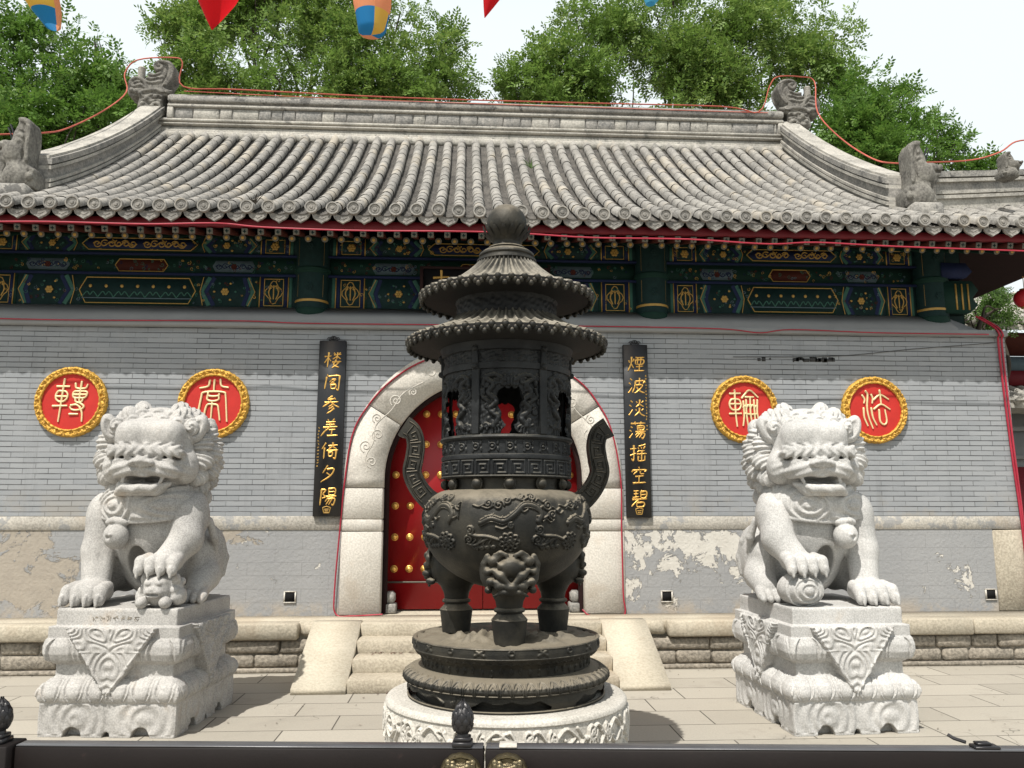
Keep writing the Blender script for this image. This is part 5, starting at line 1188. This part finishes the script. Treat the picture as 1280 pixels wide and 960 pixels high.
    # wrinkles over muzzle and brow, grain
    sl, P = c.region(S((hx, -.9, 1.0)) if mir > 0 else (-.45, -.9, 1.0), (.45, -.3, 1.6)); 
    sl, P = c.region((-.42, -.9, .98), (.46, -.35, 1.56)); X = P[...,0]*mir-hx; Z = P[...,2]; fw = np.clip((-.42-P[...,1])*8, 0, 1)
    wr = np.where(Z < 1.15, .0065*np.sin(95*(Z+.25*np.abs(X)**1.2)+10*np.abs(X)), np.where(Z < 1.29, .0075*np.sin(75*np.abs(X)+2.2*np.sin(46*Z+8*np.abs(X))), .003*np.sin(42*np.hypot(np.abs(X)-.14, Z-1.36))))
    c.D[sl] = c.D[sl]-(wr*fw).astype(np.float32)
    # ears
    for s in (-1, 1):
        E((hx*.6+s*.375, -.335, 1.42), (.075, .06, .125), .02, rot=rotm('Y', s*mir*22)); E((hx*.6+s*.375, -.395, 1.42), (.036, .035, .085), .008, 'c', rot=rotm('Y', s*mir*22))
    c.noise(.0022, 38, 2)
    body = c.build('body', m, t)
    # mane of combed locks, laid in overlapping rows
    g = Clay((-.70, -.52, .60), (.70, .56, 1.72), .0088)
    def lock(p, d, L, w, ph):
        p = np.array(S(p)); d = np.array(S(d), float); d /= np.linalg.norm(d); up = np.array(S((math.copysign(1, p[0]*mir), -.5, .1))); e = np.cross(d, up); e /= np.linalg.norm(e)+1e-9; f = np.cross(e, d); M = np.stack([d, e, f], -1)
        gr = lambda q: .0095*np.sin(15*q[...,1]*(1-.15*q[...,0])+.9*q[...,0]+ph)
        g.ell(p, (L, w, w*.72), .004, 'u', M, gr)
    for s in (-1, 1):
        for ring, (y0, rx, rz2, L, w) in enumerate(((-.26, .395, .350, .100, .092), (-.10, .43, .375, .105, .098), (.07, .415, .375, .108, .100), (.20, .35, .34, .11, .10))):
            for i in range(8):
                a = R(58-i*21+ring % 2*10.5); px, pz = s*rx*math.cos(a), 1.20+rz2*math.sin(a)*1.06
                if pz < .76: continue
                lock((px, y0, pz), (s*math.cos(a), .42 if ring else .12, math.sin(a)-.22), L, w, i*1.7+ring)
    for row, (y0, z0, r0) in enumerate(((-.345, 1.475, .076), (-.24, 1.525, .085), (-.08, 1.545, .09), (.1, 1.52, .095), (.26, 1.42, .10))):
        for i in range(6):
            x = (i-2.5)*.122+(.06 if row % 2 else 0); zc = z0-.45*x*x
            if abs(x) > .37: continue
            gr = lambda q, i=i: .008*np.sin(9*np.hypot(q[...,0], q[...,2])+2*np.arctan2(q[...,2], q[...,0])+i)
            g.ell(S((x+hx*(row == 0), y0, zc)), (r0*.9, r0, r0*.95), .004, 'u', None, gr)
    for z0, wx in ((1.36, .32), (1.20, .34), (1.04, .33), (.88, .28)):
        for i in range(5): x = (i-2)*wx*.45; g.ell(S((x, .30-abs(x)*.25, z0)), (.12, .12, .11), .008)
    g.build('mane', m, t)
    # bib band, bell and tassel
    k = Clay((-.62, -.62, .38), (.62, .2, 1.0), .0095); n = 26
    k.ell((0, -.13, .79), (.46, .415, .27), .0, 'u', None, lambda q: .010*np.sin(30*np.hypot(np.abs(q[...,0])-.45, q[...,2])+4*np.sin(5*q[...,0])))
    sl, P = k.region(k.lo, k.lo+k.h*k.n); k.D[sl] = np.maximum(k.D[sl], (.655-.10*np.abs(P[...,0])*0+.30*P[...,0]**2-P[...,2])).astype(np.float32); k.D[sl] = np.maximum(k.D[sl], (P[...,1]-.02)).astype(np.float32)
    ed = [(x, -.13-.415*math.sqrt(max(.02, 1-(x/.46)**2-((.655+.30*x*x-.79)/.27)**2)), .655+.30*x*x) for x in np.linspace(-.38, .38, 19)]; k.chain(ed, [.017]*19, .006)
    k.build('bib', m, t)
    k = Clay((-.5, -.72, .34), (.5, -.1, .95), .0085); bxx, byy = -.135, -.475
    k.ell(S((bxx, byy-.02, .545)), (.105, .10, .105), .0); k.ell(S((bxx-.03, byy-.12, .535)), (.022, .03, .022), .004, 'c'); k.chain([S((bxx-.09, byy-.03, .56)), S((bxx, byy-.125, .555)), S((bxx+.09, byy-.03, .56))], [.010]*3, .006, 'u')
    k.ell(S((bxx, byy, .655)), (.105, .07, .045), .01); k.chain([S((bxx-.08, byy-.03, .65)), S((bxx-.02, byy-.07, .665)), S((bxx+.08, byy-.03, .65))], [.018]*3, .01)
    pts = smooth_pts([S((bxx-.0, byy, .70)), S((-.03, -.485, .74)), S((.10, -.46, .72)), S((.22, -.41, .70)), S((.30, -.36, .67))], 4); k.chain(pts, [.024]*len(pts), .01)
    pts = smooth_pts([S((bxx-.02, byy, .70)), S((-.22, -.42, .75)), S((-.27, -.36, .82))], 4); k.chain(pts, [.024]*len(pts), .01)
    k.build('bell', m, t)
    if cub:
        k = Clay((-.1, -.78, -.01), (.65, -.25, .36), .0085); cx = .31
        K = lambda p: S((p[0]+cx, p[1], p[2]))
        k.ell(K((0, -.50, .13)), (.15, .17, .14), .03); k.bx(K((0, -.62, .16)), (.10, .06, .075), .05, .03); k.ell(K((0, -.675, .12)), (.075, .04, .045), .015)
        k.ell(K((0, -.70, .105)), (.06, .03, .012), .004, 'c'); k.ell(K((0, -.70, .145)), (.025, .02, .018), .006)
        for s in (-1, 1):
            k.ell(K((s*.045, -.675, .19)), (.03, .02, .02), .006); k.ell(K((s*.13, -.55, .21)), (.04, .04, .05), .01); k.ell(K((s*.10, -.66, .045)), (.05, .06, .045), .012); k.ell(K((s*.15, -.52, .08)), (.06, .10, .07), .02)
            for q in range(3): k.ell(K((s*.14, -.58+.06*q, .13+.03*q)), (.035, .04, .035), .006)
        k.noise(.003, 55, 4); k.build('cub', m, t)
    else:
        k = Clay((-.65, -.78, -.01), (.65, -.2, .36), .0085); cc = S((.31, -.50, .125))
        k.ell(cc, (.185, .185, .128), .0, 'u', None, lambda q: .010*np.cos(24*np.hypot(q[...,0], q[...,2]*.9))*(np.abs(q[...,1]) > .3))
        k.ell((cc[0]+.02*mir*0, cc[1]-.18, cc[2]), (.03, .02, .03), .006); k.build('ball', m, t)
    for o in [q for q in COL.objects if q.parent is t]:       # the head looks inwards, towards the path
        n = len(o.data.vertices); P = np.zeros(n*3, np.float32); o.data.vertices.foreach_get('co', P); P = P.reshape(-1, 3)
        s = np.clip((P[:,2]-.78)/.24, 0, 1); a = mir*R(11)*s*s*(3-2*s); x, y = P[:,0].copy(), P[:,1]+.05
        P[:,0] = x*np.cos(a)-y*np.sin(a); P[:,1] = x*np.sin(a)+y*np.cos(a)-.05; o.data.vertices.foreach_set('co', np.ascontiguousarray(P).reshape(-1)); o.data.update()
        o.scale = (.99 if o.name.startswith('mane') else .935, .96, 1.015)
    return t
pedestal('lion_pedestal', 'carved grey stone pedestal under the left lion with its paw on a cub', (-2.637, 7.36, 0), R(-5.5), MT['granite'], True)
lion('stone_lion', 'grey stone guardian lion on the left pedestal with one paw on a cub', (-2.64, 7.455, .945), R(-5.5), MT['granite'], 1, True)
pedestal('lion_pedestal', 'carved pale stone pedestal under the right lion with its paw on a ball', (3.005, 7.12, 0), R(3.0), MT['granite_right'])
for o in [q for q in COL.objects if q.parent and q.parent.name == 'lion_pedestal.001']: o.scale = (.95, 1, 1)
lion('stone_lion', 'pale stone guardian lion on the right pedestal with one paw on a ball', (2.985, 7.215, .945), R(3.0), MT['granite_right'], -1, False)
# ================================================================== trees behind the hall
def blob_leaves(clumps, n, size, seed):
    """pinnate sprays of small leaflets through the clumps' volume: (centre, radii, weight)"""
    r = np.random.default_rng(seed); C = np.array([c[0] for c in clumps], float); Rd = np.array([c[1] for c in clumps], float); w = np.array([c[2] for c in clumps], float); w /= w.sum()
    ns = n//9; k = r.choice(len(C), ns, p=w)
    d = r.normal(size=(ns, 3)); d /= np.linalg.norm(d, axis=1)[:,None]; rad = r.uniform(0, 1, ns)**.5*(1+.22*r.normal(size=ns)*(r.uniform(size=ns) < .35))
    P = C[k]+d*rad[:,None]*Rd[k]
    P += .16*np.stack([snoise(P, 2.2, s) for s in (1, 2, 3)], -1)
    dens = snoise(P, 1.7, seed+3, 9)+.5*snoise(P, 4.1, seed+4, 9); keep = (dens > -.14) | (r.uniform(size=ns) < .2); P = P[keep]; d = d[keep]; ns = len(P)
    ax = d*.8+r.normal(size=(ns, 3))*.7+np.array([0, 0, -.15]); ax /= np.linalg.norm(ax, axis=1)[:,None]
    up = r.normal(size=(ns, 3))*.5+np.array([0, 0, 1.]); sd2 = np.cross(ax, up); sd2 /= np.linalg.norm(sd2, axis=1)[:,None]; nn = np.cross(sd2, ax)
    sc = size*r.uniform(.7, 1.35, ns)
    V = []; 
    for j in range(9):
        s = (j//2)*.62+.2; sg = 1 if j % 2 else -1
        if j == 8: dirn = ax; b0 = P+ax*(4*.62*sc)[:,None]
        else: dirn = ax*.55+sd2*sg*.85+nn*r.normal(size=(ns, 1))*.35; b0 = P+ax*(s*sc)[:,None]
        dirn = dirn/np.linalg.norm(dirn, axis=1)[:,None]; wv = np.cross(dirn, nn); wv /= np.linalg.norm(wv, axis=1)[:,None]
        L = sc*r.uniform(.9, 1.3, ns); ww = L*.24
        V.append(np.stack([b0, b0+dirn*(L*.5)[:,None]+wv*ww[:,None], b0+dirn*L[:,None]+nn*(L*.08)[:,None], b0+dirn*(L*.5)[:,None]-wv*ww[:,None]], 1))
    V = np.concatenate(V, 0).reshape(-1, 3); F = np.arange(len(V)).reshape(-1, 4)
    return V, F
def rayp(px, py, Y):
    """the place at depth Y that a sight line towards the upper sky passes; used to read tree heights off the photograph"""
    p, yw = R(8.7), R(3.3); f = np.array([math.sin(yw)*math.cos(p), math.cos(yw)*math.cos(p), math.sin(p)]); r = np.array([math.cos(yw), -math.sin(yw), 0]); u = np.cross(r, f)
    d = f+r*(px-640)/1035+u*(480-py)/1035; return np.array([0, 0, 1.7])+d*(Y/d[1])
def tree(label, trunk, blobs, n, leafm, size, seed, group='trees behind the hall'):
    """blobs: (px, py, depth, half width in px)"""
    cl = [(rayp(a, b2, Y), np.array([q*Y/1035*1.05, q*Y/1035*1.15, q*Y/1035*.92]), q**2) for a, b2, Y, q in blobs]
    t = thing('tree', label, 'tree', (trunk[0], trunk[1], 0), 0, group)
    V, F = blob_leaves(cl, n, size, seed); b = MB(); b.add(V, F); b.build('crown', leafm, t)
    b = MB(); r = np.random.default_rng(seed); T0 = np.array([trunk[0], trunk[1], 0.]); top = np.mean([c[0] for c in cl], 0); fork = np.array([trunk[0]+.3*(top[0]-trunk[0]), trunk[1]+.3*(top[1]-trunk[1]), min(5.5, top[2]*.55)])
    b.tube(smooth_pts([T0, T0*.5+fork*.5+[.15, .1, 0], fork], 6), np.linspace(.26, .19, 13), 10)
    for c, rr, _ in cl:
        m = fork*.55+c*.45+np.array([0, 0, -.3])+r.normal(size=3)*.25; m2 = m*.45+c*.55+r.normal(size=3)*.3; path = smooth_pts([fork, m, m2, c+[0, 0, rr[2]*.1]], 7); b.tube(path, np.linspace(.085, .016, len(path)), 7)
        for q in range(3):
            d = r.normal(size=3); d[2] = d[2]*.5; d /= np.linalg.norm(d); s = path[int(len(path)*r.uniform(.45, .95))]; e = c+d*rr*.6; pp = smooth_pts([s, (s+e)/2+r.normal(size=3)*.12, e], 4); b.tube(pp, np.linspace(.026, .007, len(pp)), 5)
    b.build('trunk', MT['bark'], t, 60)
    return t
tree('dense dark green tree behind the left end of the roof', (-10.5, 19.5), [(20,70,19,48),(75,60,19.5,45),(30,120,19,50),(100,105,19,45),(-40,90,19,70),(140,110,19.5,36),(60,160,18.5,55),(130,150,18.5,40),(10,180,18,50),(150,75,20,18),(50,25,20,16),(118,48,20,16)], 85000, MT['leaf_dark'], .098, 21)
tree('tall feathery green tree behind the left half of the roof ridge', (-4.3, 20.5), [(235,40,20,42),(290,10,20.5,50),(350,50,20,48),(270,85,19.5,48),(330,100,19.5,45),(400,20,20.5,50),(450,60,20,48),(420,105,19.5,42),(500,20,20.5,45),(520,80,20,45),(205,30,20,22),(560,50,21,28),(565,105,20,32),(480,110,19.5,36),(215,95,19.5,26),(260,130,19.5,34),(350,135,19.5,36),(440,135,19.5,36),(520,130,19.5,34),(330,-40,20.5,60),(450,-45,21,60)], 120000, MT['leaf'], .096, 33)
tree('tall bright green tree behind the right half of the roof ridge', (4.6, 20.5), [(655,100,20,34),(700,75,20,46),(760,40,20.5,55),(740,100,19.5,42),(820,20,20.5,55),(850,80,20,55),(920,40,20,52),(910,100,19.5,45),(980,30,20.5,45),(1000,85,20,45),(1045,45,20.5,36),(1040,105,20,38),(960,-20,21,45),(720,25,21,26),(690,45,21,16),(622,110,20.5,18),(840,-50,21,60),(770,138,19.5,36),(850,135,19.5,36),(930,140,19.5,36),(690,130,19.5,34)], 130000, MT['leaf'], .096, 47)
tree('lower green tree behind the right end of the roof', (9.3, 19.0), [(1075,120,19,38),(1105,150,18.5,45),(1140,175,18.5,42),(1175,195,18.5,30),(1060,165,18.5,45),(1100,200,18,45),(1165,160,19,20),(1215,212,19,18),(1240,205,19,12),(1120,125,19,24),(1190,180,19,16)], 60000, MT['leaf_dark'], .09, 59)
tree('small leafy tree between the wall end and the neighbouring roof', (7.2, 12.7), [(1238,392,12.4,22),(1222,402,12.4,16),(1248,408,12.3,18),(1235,375,12.6,14)], 9000, MT['leaf_pale'], .05, 61)

# ================================================================== neighbouring building and lantern on the right
nbh = thing('neighbouring_hall', 'neighbouring grey hall with a pale tiled eave and red boards, beyond the wall\'s right end', 'building', (11, 13.4, 0))
b = MB(); b.box(8.15, 15, 13.4, 18, 0, 3.35); b.build('wall', MT['plinth'], nbh)
b = MB(); b.box(8.05, 15, 13.30, 13.4, 3.02, 3.10); b.box(8.05, 15, 13.33, 13.4, 2.55, 2.62); b.build('moulding', MT['plinth'], nbh)
b = MB(); b.box(8.62, 9.6, 13.35, 13.41, 1.2, 2.42); b.build('red_window', MT['red_wood'], nbh)
b = MB(); x = 7.95
while x < 14.5:
    b.tube([(x, 12.55, 3.42), (x, 13.0, 3.56), (x, 13.5, 3.78)], .075, 10, 0); b.lathe([(0, 0), (.085, .0), (.085, .03)], 12, (x, 12.5, 3.42)); x += .21
b.box(7.9, 14.6, 12.6, 13.5, 3.32, 3.40); b.build('eave_tiles', MT['ridge_pale'], nbh, 40)
b = MB(); b.box(7.95, 14.6, 13.35, 13.6, 3.80, 4.05); b.build('red_board', MT['red_wood'], nbh)
b = MB(); b.box(7.95, 14.6, 13.38, 13.6, 4.055, 4.30)
b.build('painted_beam', MT['pale_blue'], nbh)
b = MB()
for i in range(28): x = 8.0+.23*i; b.tube([(x, 12.7, 4.78), (x, 14.6, 5.7)], .085, 8); b.ball((x, 12.68, 4.77), (.09, .03, .09), 10)
b.prism([(12.75, 4.62), (12.75, 4.70), (14.6, 5.62), (14.6, 5.5)], 7.9, 14.5, ax='x'); b.build('upper_roof', MT['ridge_pale'], nbh, 40)
b = MB(); b.prism([(12.9, 4.52), (12.9, 4.61), (13.7, 4.75), (13.7, 4.4), (13.4, 4.31)], 7.95, 14.4, ax='x'); b.build('rafters', MT['brick_red'], nbh)
lp = rayp(1281, 373, 10.2)
ln = thing('red_lantern', 'red silk lantern at the right edge under the dark eave corner', 'lantern', tuple(lp+[0, 0, -.16]))
b = MB()
b.lathe([(.05, -.115), (.085, -.10), (.125, -.05), (.135, 0), (.125, .05), (.085, .10), (.05, .115)], 24, (0, 0, .16)); V = np.concatenate(b.V)
b.build('shade', MT['lantern'], ln, 60, local=True)
b = MB(); b.lathe([(0, .272), (.055, .272), (.055, .288), (0, .288)], 16); b.lathe([(0, .03), (.055, .03), (.055, .046), (0, .046)], 16); b.tube([(0, 0, .285), (0, 0, .46)], .006, 5); b.build('cap', MT['gold_paint'], ln, 50, local=True)
b = MB()
for i in range(14): a = i*.45; b.tube([(.02*math.cos(a), .02*math.sin(a), .03), (.03*math.cos(a), .03*math.sin(a), -.16)], .004, 4)
b.build('tassel', MT['lantern'], ln, local=True)

# ================================================================== cables
def cable(label, pts, r, m, n=5, cat='cable', name='cable'):
    b = MB(); P = smooth_pts(pts, n); b.tube(P, r, 6); o = b.build(name, MT[m], None, 60); return tag(o, label, cat)
Yr = 13.3; E2 = lambda x, y, Y=Yr: tuple(rayp(x, y, Y))
cable('worn red cable strung over the main roof ridge and both its end beasts', [E2(0,168,10.0), E2(55,166,10.3), E2(85,160,11), E2(130,138,12), E2(158,115,12.9), (E2(156,92)), E2(172,75), E2(215,72), E2(228,78), E2(229,108), E2(300,112), E2(500,122), E2(700,128), E2(900,133), E2(948,140), E2(962,108), E2(972,96), E2(1000,96), E2(1018,102), E2(1022,140,12.9), E2(1050,172,12), E2(1090,198,11), E2(1120,204,10.3), E2(1160,203,9.9), E2(1215,200,10.0), E2(1250,190,10.1), E2(1270,177,10.2), E2(1300,174,10.3)], .011, 'cable_worn')
cable('thin second red cable lying along the top of the main ridge', [E2(230,114), E2(420,123), E2(640,131), E2(860,138), E2(960,141)], .007, 'cable_worn')
Ye = 8.97
cable('red cable sagging along the red board under the eave tiles', [E2(-20,277,Ye), E2(60,277,Ye), E2(180,280,Ye), E2(270,279,Ye), E2(330,284,Ye), E2(440,288,Ye), E2(560,289,Ye), E2(640,291,Ye), E2(740,297,Ye), E2(860,299,Ye), E2(960,305,Ye), E2(1020,303,Ye), E2(1120,308,Ye), E2(1290,314,Ye)], .009, 'cable')
Yl = 9.79
cable('thin red cable lying along the grey ledge across the wall top', [E2(-10,398,Yl), E2(100,400,Yl), E2(300,401,Yl), E2(380,404,Yl), E2(560,406,Yl), E2(760,408,Yl), E2(900,411,Yl), E2(950,416,Yl), E2(990,412,Yl), E2(1100,416,Yl), E2(1236,418,Yl)], .007, 'cable')
Ya = 9.845
cable('red cable following the outer edge of the stone arch', [E2(478,768,Ya-.05), E2(440,770,Ya-.05), E2(420,768,Ya), E2(418,740,Ya), E2(426,650,Ya), E2(431,600,Ya), E2(440,545,Ya), E2(458,510,Ya), E2(490,475,Ya), E2(535,449,Ya), E2(605,434,Ya), E2(670,445,Ya), E2(722,475,Ya), E2(748,505,Ya), E2(765,540,Ya), E2(776,600,Ya), E2(777,660,Ya), E2(779,740,Ya), E2(779,770,Ya), E2(740,770,Ya-.05), E2(728,762,Ya)], .009, 'cable')
b = MB()
for dx in (-.022, .022):
    b.tube(smooth_pts([(6.52+dx, 9.95, 4.15), (6.66+dx, 9.82, 3.98), (6.70+dx, 9.785, 3.87), (6.715+dx, 9.845, 3.75), (6.75+dx*.8, 9.85, 2.6), (6.79+dx*.5, 9.842, 1.6), (6.80+dx*.3, 9.842, .9), (6.81+dx*1.5, 9.82, .64), (6.81, 9.80, .535)], 6), .013, 6)
tag(b.build('cable', MT['cable'], None, 60), 'doubled red cable hanging down the right end of the wall into a loop', 'cable')
cable('thin black wire sagging over the shaded bricks beside the old letter marks', [(3.3, 9.868, 3.575), (4.6, 9.868, 3.60), (5.6, 9.868, 3.70), (6.66, 9.86, 3.79)], .004, 'wire')

# ================================================================== pennants hung above the forecourt
def pennant(label, px, py, Y, panels, H, seed):
    """a hanging cone or barrel of coloured cloth; panels: materials round the cloth; profile narrows to the tip"""
    c = rayp(px, py, Y); t = thing('pennant', label, 'pennant', tuple(c), R(seed*37), 'pennants hanging over the forecourt'); return t, c
def cloth(t, prof, mats, bands, tilt=(0, 0)):
    n = 32
    prof = [(r*PS, z*PS) for r, z in prof]; bands = bands and [[(z0*PS, z1*PS, q) for z0, z1, q in bd] for bd in bands]
    for j, mk in enumerate(mats):
        b = MB(); a0 = 2*math.pi*j/len(mats); k = n//len(mats)+1; aa = np.linspace(a0, a0+2*math.pi/len(mats), k)
        for (z0, z1, mm) in (bands[j] if bands else [(prof[0][1], prof[-1][1], mk)]):
            zs = z0+(z1-z0)*np.linspace(0, 1, 9)**1.6; P = np.array(prof); rr = np.interp(zs, P[::-1,1], P[::-1,0])
            V = [[r*math.cos(a)*(1+.06*math.sin(3*a+z*9/PS))+tilt[0]*z, r*math.sin(a)+tilt[1]*z, z] for z, r in zip(zs, rr) for a in aa]
            c = MB(); c.add(V, gridf(9, k, False)); c.build('cloth_panel', MT[mm], t, 180, local=True)
    b = MB(); b.tube([(tilt[0]*prof[0][1], tilt[1]*prof[0][1], prof[0][1]), (tilt[0]*(prof[0][1]+.6), tilt[1]*prof[0][1], prof[0][1]+.6)], .004, 5); b.build('string', MT['wire'], t, local=True)
PY = 2.2; PS = PY/5
t, c = pennant('yellow, blue and orange pennant at the top left, tilted', 66, 34, PY, None, .3, 0)
cloth(t, [(.11, .42), (.125, .25), (.09, .10), (.045, .0)], ['fl_yellow', 'fl_peach', 'fl_blue'], [[(.0, .09, 'fl_blue'), (.09, .42, 'fl_yellow')], [(0, .42, 'fl_peach')], [(.0, .09, 'fl_blue'), (.09, .42, 'fl_yellow')]], (.42, 0)); t.rotation_euler = (0, 0, R(205))
WM[t] = Matrix.Identity(4)
t, c = pennant('plain red pointed pennant, left of centre above the roof', 265, 37, PY, None, .3, 0)
cloth(t, [(.20, .40), (.13, .22), (.045, .07), (.004, .0)], ['fl_red'], None, (.06, 0))
t, c = pennant('peach pennant with blue and yellow lower panels above the ridge', 464, 44, PY, None, .3, 0)
cloth(t, [(.13, .45), (.12, .2), (.088, .03), (.07, .006), (.0, .0)], ['fl_peach', 'fl_peach', 'fl_yellow', 'fl_yellow', 'fl_blue', 'fl_blue'], [[(0, .14, m), (.14, .45, 'fl_peach')] for m in ('fl_blue', 'fl_peach', 'fl_peach', 'fl_blue', 'fl_blue', 'fl_yellow')], (.0, 0))
t.rotation_euler = (0, 0, R(-12))
t, c = pennant('small red pennant tip right of the peach pennant', 606, 22, PY, None, .3, 0)
cloth(t, [(.12, .40), (.06, .15), (.003, .0)], ['fl_red'], None, (.30, 0))
t, c = pennant('pale blue pennant tip at the top edge, right of centre', 813, 5, PY, None, .3, 0)
cloth(t, [(.13, .40), (.08, .10), (.03, .0)], ['fl_cyan'], None, (.25, 0))

# ================================================================== the low steel gate in the foreground
ga = math.atan2(2.857-3.122, 1.875+1.543)
gt = thing('low_gate', 'dark brown low steel gate across the foreground with lion-head knockers', 'gate', (0, 3.005, 0), ga)
def G(b, name, m, parent=gt, sm=50): return b.build(name, MT[m], parent, sm, local=True)
JX = .080
for x0, x1 in ((-1.535, JX-.003), (JX+.003, 2.6)):
    b = MB(); b.bbox(x0, x1, -.03, .03, .78, .898, .004); b.bbox(x0, x1, -.028, .028, .10, .16, .004)
    b.bbox(x0, x0+.05, -.028, .028, .16, .78, .003); b.bbox(x1-.05, x1, -.028, .028, .16, .78, .003); b.box(x0+.05, x1-.05, -.012, .012, .16, .78)
    leaf = G(b, 'gate_leaf', 'gate')
    b = MB(); b.bbox(x0+.002, x1-.002, -.028, .034, .8985, .904, .002); G(b, 'rail_highlight', 'rail_top', leaf)
b = MB(); b.bbox(-1.72, -1.545, -.06, .06, 0, .905, .004); post = G(b, 'gate_post', 'gate')
b = MB(); b.bbox(-1.72, 2.6, -.02, .02, .0, .02, .002); G(b, 'ground_rail', 'iron')
def finial(x, zb, parent):
    b = MB(); b.bbox(x-.034, x+.034, -.034, .034, zb, zb+.016, .003); b.bbox(x-.028, x+.028, -.028, .028, zb+.016, zb+.030, .003); b.lathe([(.022, zb+.030), (.020, zb+.040)], 20, (x, 0, 0))
    base = G(b, 'finial', 'iron', parent)
    b = MB(); b.lathe([(.018, zb+.036), (.030, zb+.052), (.0355, zb+.078), (.032, zb+.105), (.018, zb+.130), (.004, zb+.146), (0, zb+.147)], 24, (x, 0, 0))
    for row in range(5):
        for k in range(8):
            a = 2*math.pi*(k+.5*(row % 2))/8; V = []
            for t in np.linspace(0, 1, 6):
                z = zb+.044+.020*row+.028*t; r = float(np.interp(z, [zb+.036, zb+.052, zb+.078, zb+.105, zb+.130, zb+.147], [.018, .030, .0355, .032, .018, .001])); w = .5*math.sin(math.pi*(.12+.80*t))*.8
                for u in (-1, 0, 1): aa = a+u*w*.8; V.append([x+(r+.004*(u == 0)+.001)*math.cos(aa), (r+.004*(u == 0)+.001)*math.sin(aa), z])
            b.add(V, gridf(6, 3, False)[:, ::-1])
    G(b, 'bud', 'iron', base, 60)
finial(-1.612, .905, post); finial(.003, .904, leaf)
for x, nm in ((.0, 0), (.158, 1)):
    b = MB(); n = 48; prof = [(0, .012), (.055, .012), (.060, .020), (.067, .020), (.071, .012), (.072, 0)]
    b.lathe(prof, n); V = np.concatenate(b.V); th = np.arctan2(V[:,1], V[:,0]); rr = np.hypot(V[:,0], V[:,1]); f = np.where(rr > .05, 1+.045*np.abs(np.sin(th*7)), 1); V = np.stack([V[:,0]*f+x, -V[:,2]-.030, V[:,1]*f+.815], -1); b.V = [V]; b.F = [q[:, ::-1] for q in b.F]
    kn = G(b, 'door_knocker', 'old_bronze', gt, 40)
    k = Clay((-.07, -.06, -.07), (.07, .02, .075), .003)
    k.ell((0, 0, .0), (.045, .03, .048), .01); k.ell((0, -.03, .012), (.012, .016, .028), .008); k.ell((0, -.036, -.010), (.018, .012, .011), .005)
    for s in (-1, 1):
        k.chain([(s*.006, -.032, .032), (s*.025, -.032, .040), (s*.048, -.022, .034)], [.010, .010, .005], .004); k.ell((s*.020, -.030, .020), (.010, .008, .007), .003); k.ell((s*.022, -.026, -.010), (.014, .012, .012), .005); k.ell((s*.042, -.01, .045), (.012, .01, .014), .004)
        for q in range(6): a = s*(.5+.42*q); k.ell((.052*math.sin(a), -.008, .050*math.cos(a)), (.010, .010, .010), .003)
    k.chain([(-.028, -.026, -.028), (0, -.034, -.032), (.028, -.026, -.028)], [.008, .010, .008], .004)
    V, F = k.mesh(); b = MB(); b.add(V+[x, -.040, .815], F); fc = G(b, 'lion_face', 'old_bronze', kn, 180)
    b = MB(); b.tube([(x+.036*math.cos(a), -.085+.01*math.sin(a), .775+.036*math.sin(a)-.01) for a in np.linspace(0, 6.28, 28)], .0055, 8, cap=False); G(b, 'ring', 'old_bronze', kn, 60)
b = MB(); b.bbox(.130, .19, -.032, .036, .904, .909, .001); G(b, 'joint_plate', 'arch', gt)
b = MB(); b.bbox(1.735, 1.82, -.026, .024, .904, .914, .003); b.tube([(1.725, .02, .917), (1.70, .05, .922), (1.688, .065, .93)], .006, 6); b.bbox(1.75, 1.80, -.01, .024, .914, .922, .003)
G(b, 'latch', 'iron', gt)

# ================================================================== small litter
def flakes(name, label, pts, size, m, seed):
    r = np.random.default_rng(seed); b = MB()
    for x, y, z in pts:
        a = r.uniform(0, 6.28); s = size*r.uniform(.5, 1.2); u = np.array([math.cos(a), math.sin(a), r.uniform(-.2, .2)])*s; v = np.array([-math.sin(a), math.cos(a), r.uniform(-.2, .2)])*s*.5; c = np.array([x, y, z+.006])
        b.add([c-u, c-v*.9+[0,0,.003], c+u*1.1, c+v], np.array([[0,1,2,3]]))
    return tag(b.build(name, MT[m]), label, name.replace('_', ' '), kind='stuff')
flakes('paper_scraps', 'faded red paper scraps lying against the third stone step riser', [(RNG.uniform(-1.0, -.1), 8.89-abs(RNG.normal(0, .05))-.01, .256) for i in range(70)]+[(RNG.uniform(-.95, .2), 8.19-abs(RNG.normal(0, .08))-.01, .002) for i in range(50)], .017, 'brick_red', 5)
flakes('fallen_leaves', 'small dry fallen leaves and grit scattered over the paving', [(RNG.uniform(-4, 5), RNG.uniform(6.3, 9.1), .002) for i in range(130)]+[(RNG.uniform(-7, 7), 9.15-abs(RNG.normal(0, .06)), .002) for i in range(110)], .014, 'rough_brick', 6)
for (x, y, lab) in ((318, 250, 'small dark weed growing between the eave tiles, left of the burner'), (664, 205, 'dry pale weed rooted between the roof tiles above the burner')):
    Yw = 9.12 if y > 240 else 10.6; p = rayp(x, y, Yw); b = MB(); r = np.random.default_rng(x)
    for q in range(12):
        d = np.array([r.normal()*.06, r.normal()*.04-.02, r.uniform(.05, .14)]); b.tube([p+[0,0,-.06], p+[0,0,-.06]+d*.6+[0,0,.01], p+[0,0,-.06]+d], [.006, .005, .001], 4)
    tag(b.build('weed', MT['bark' if y > 240 else 'leaf_pale']), lab, 'weed')
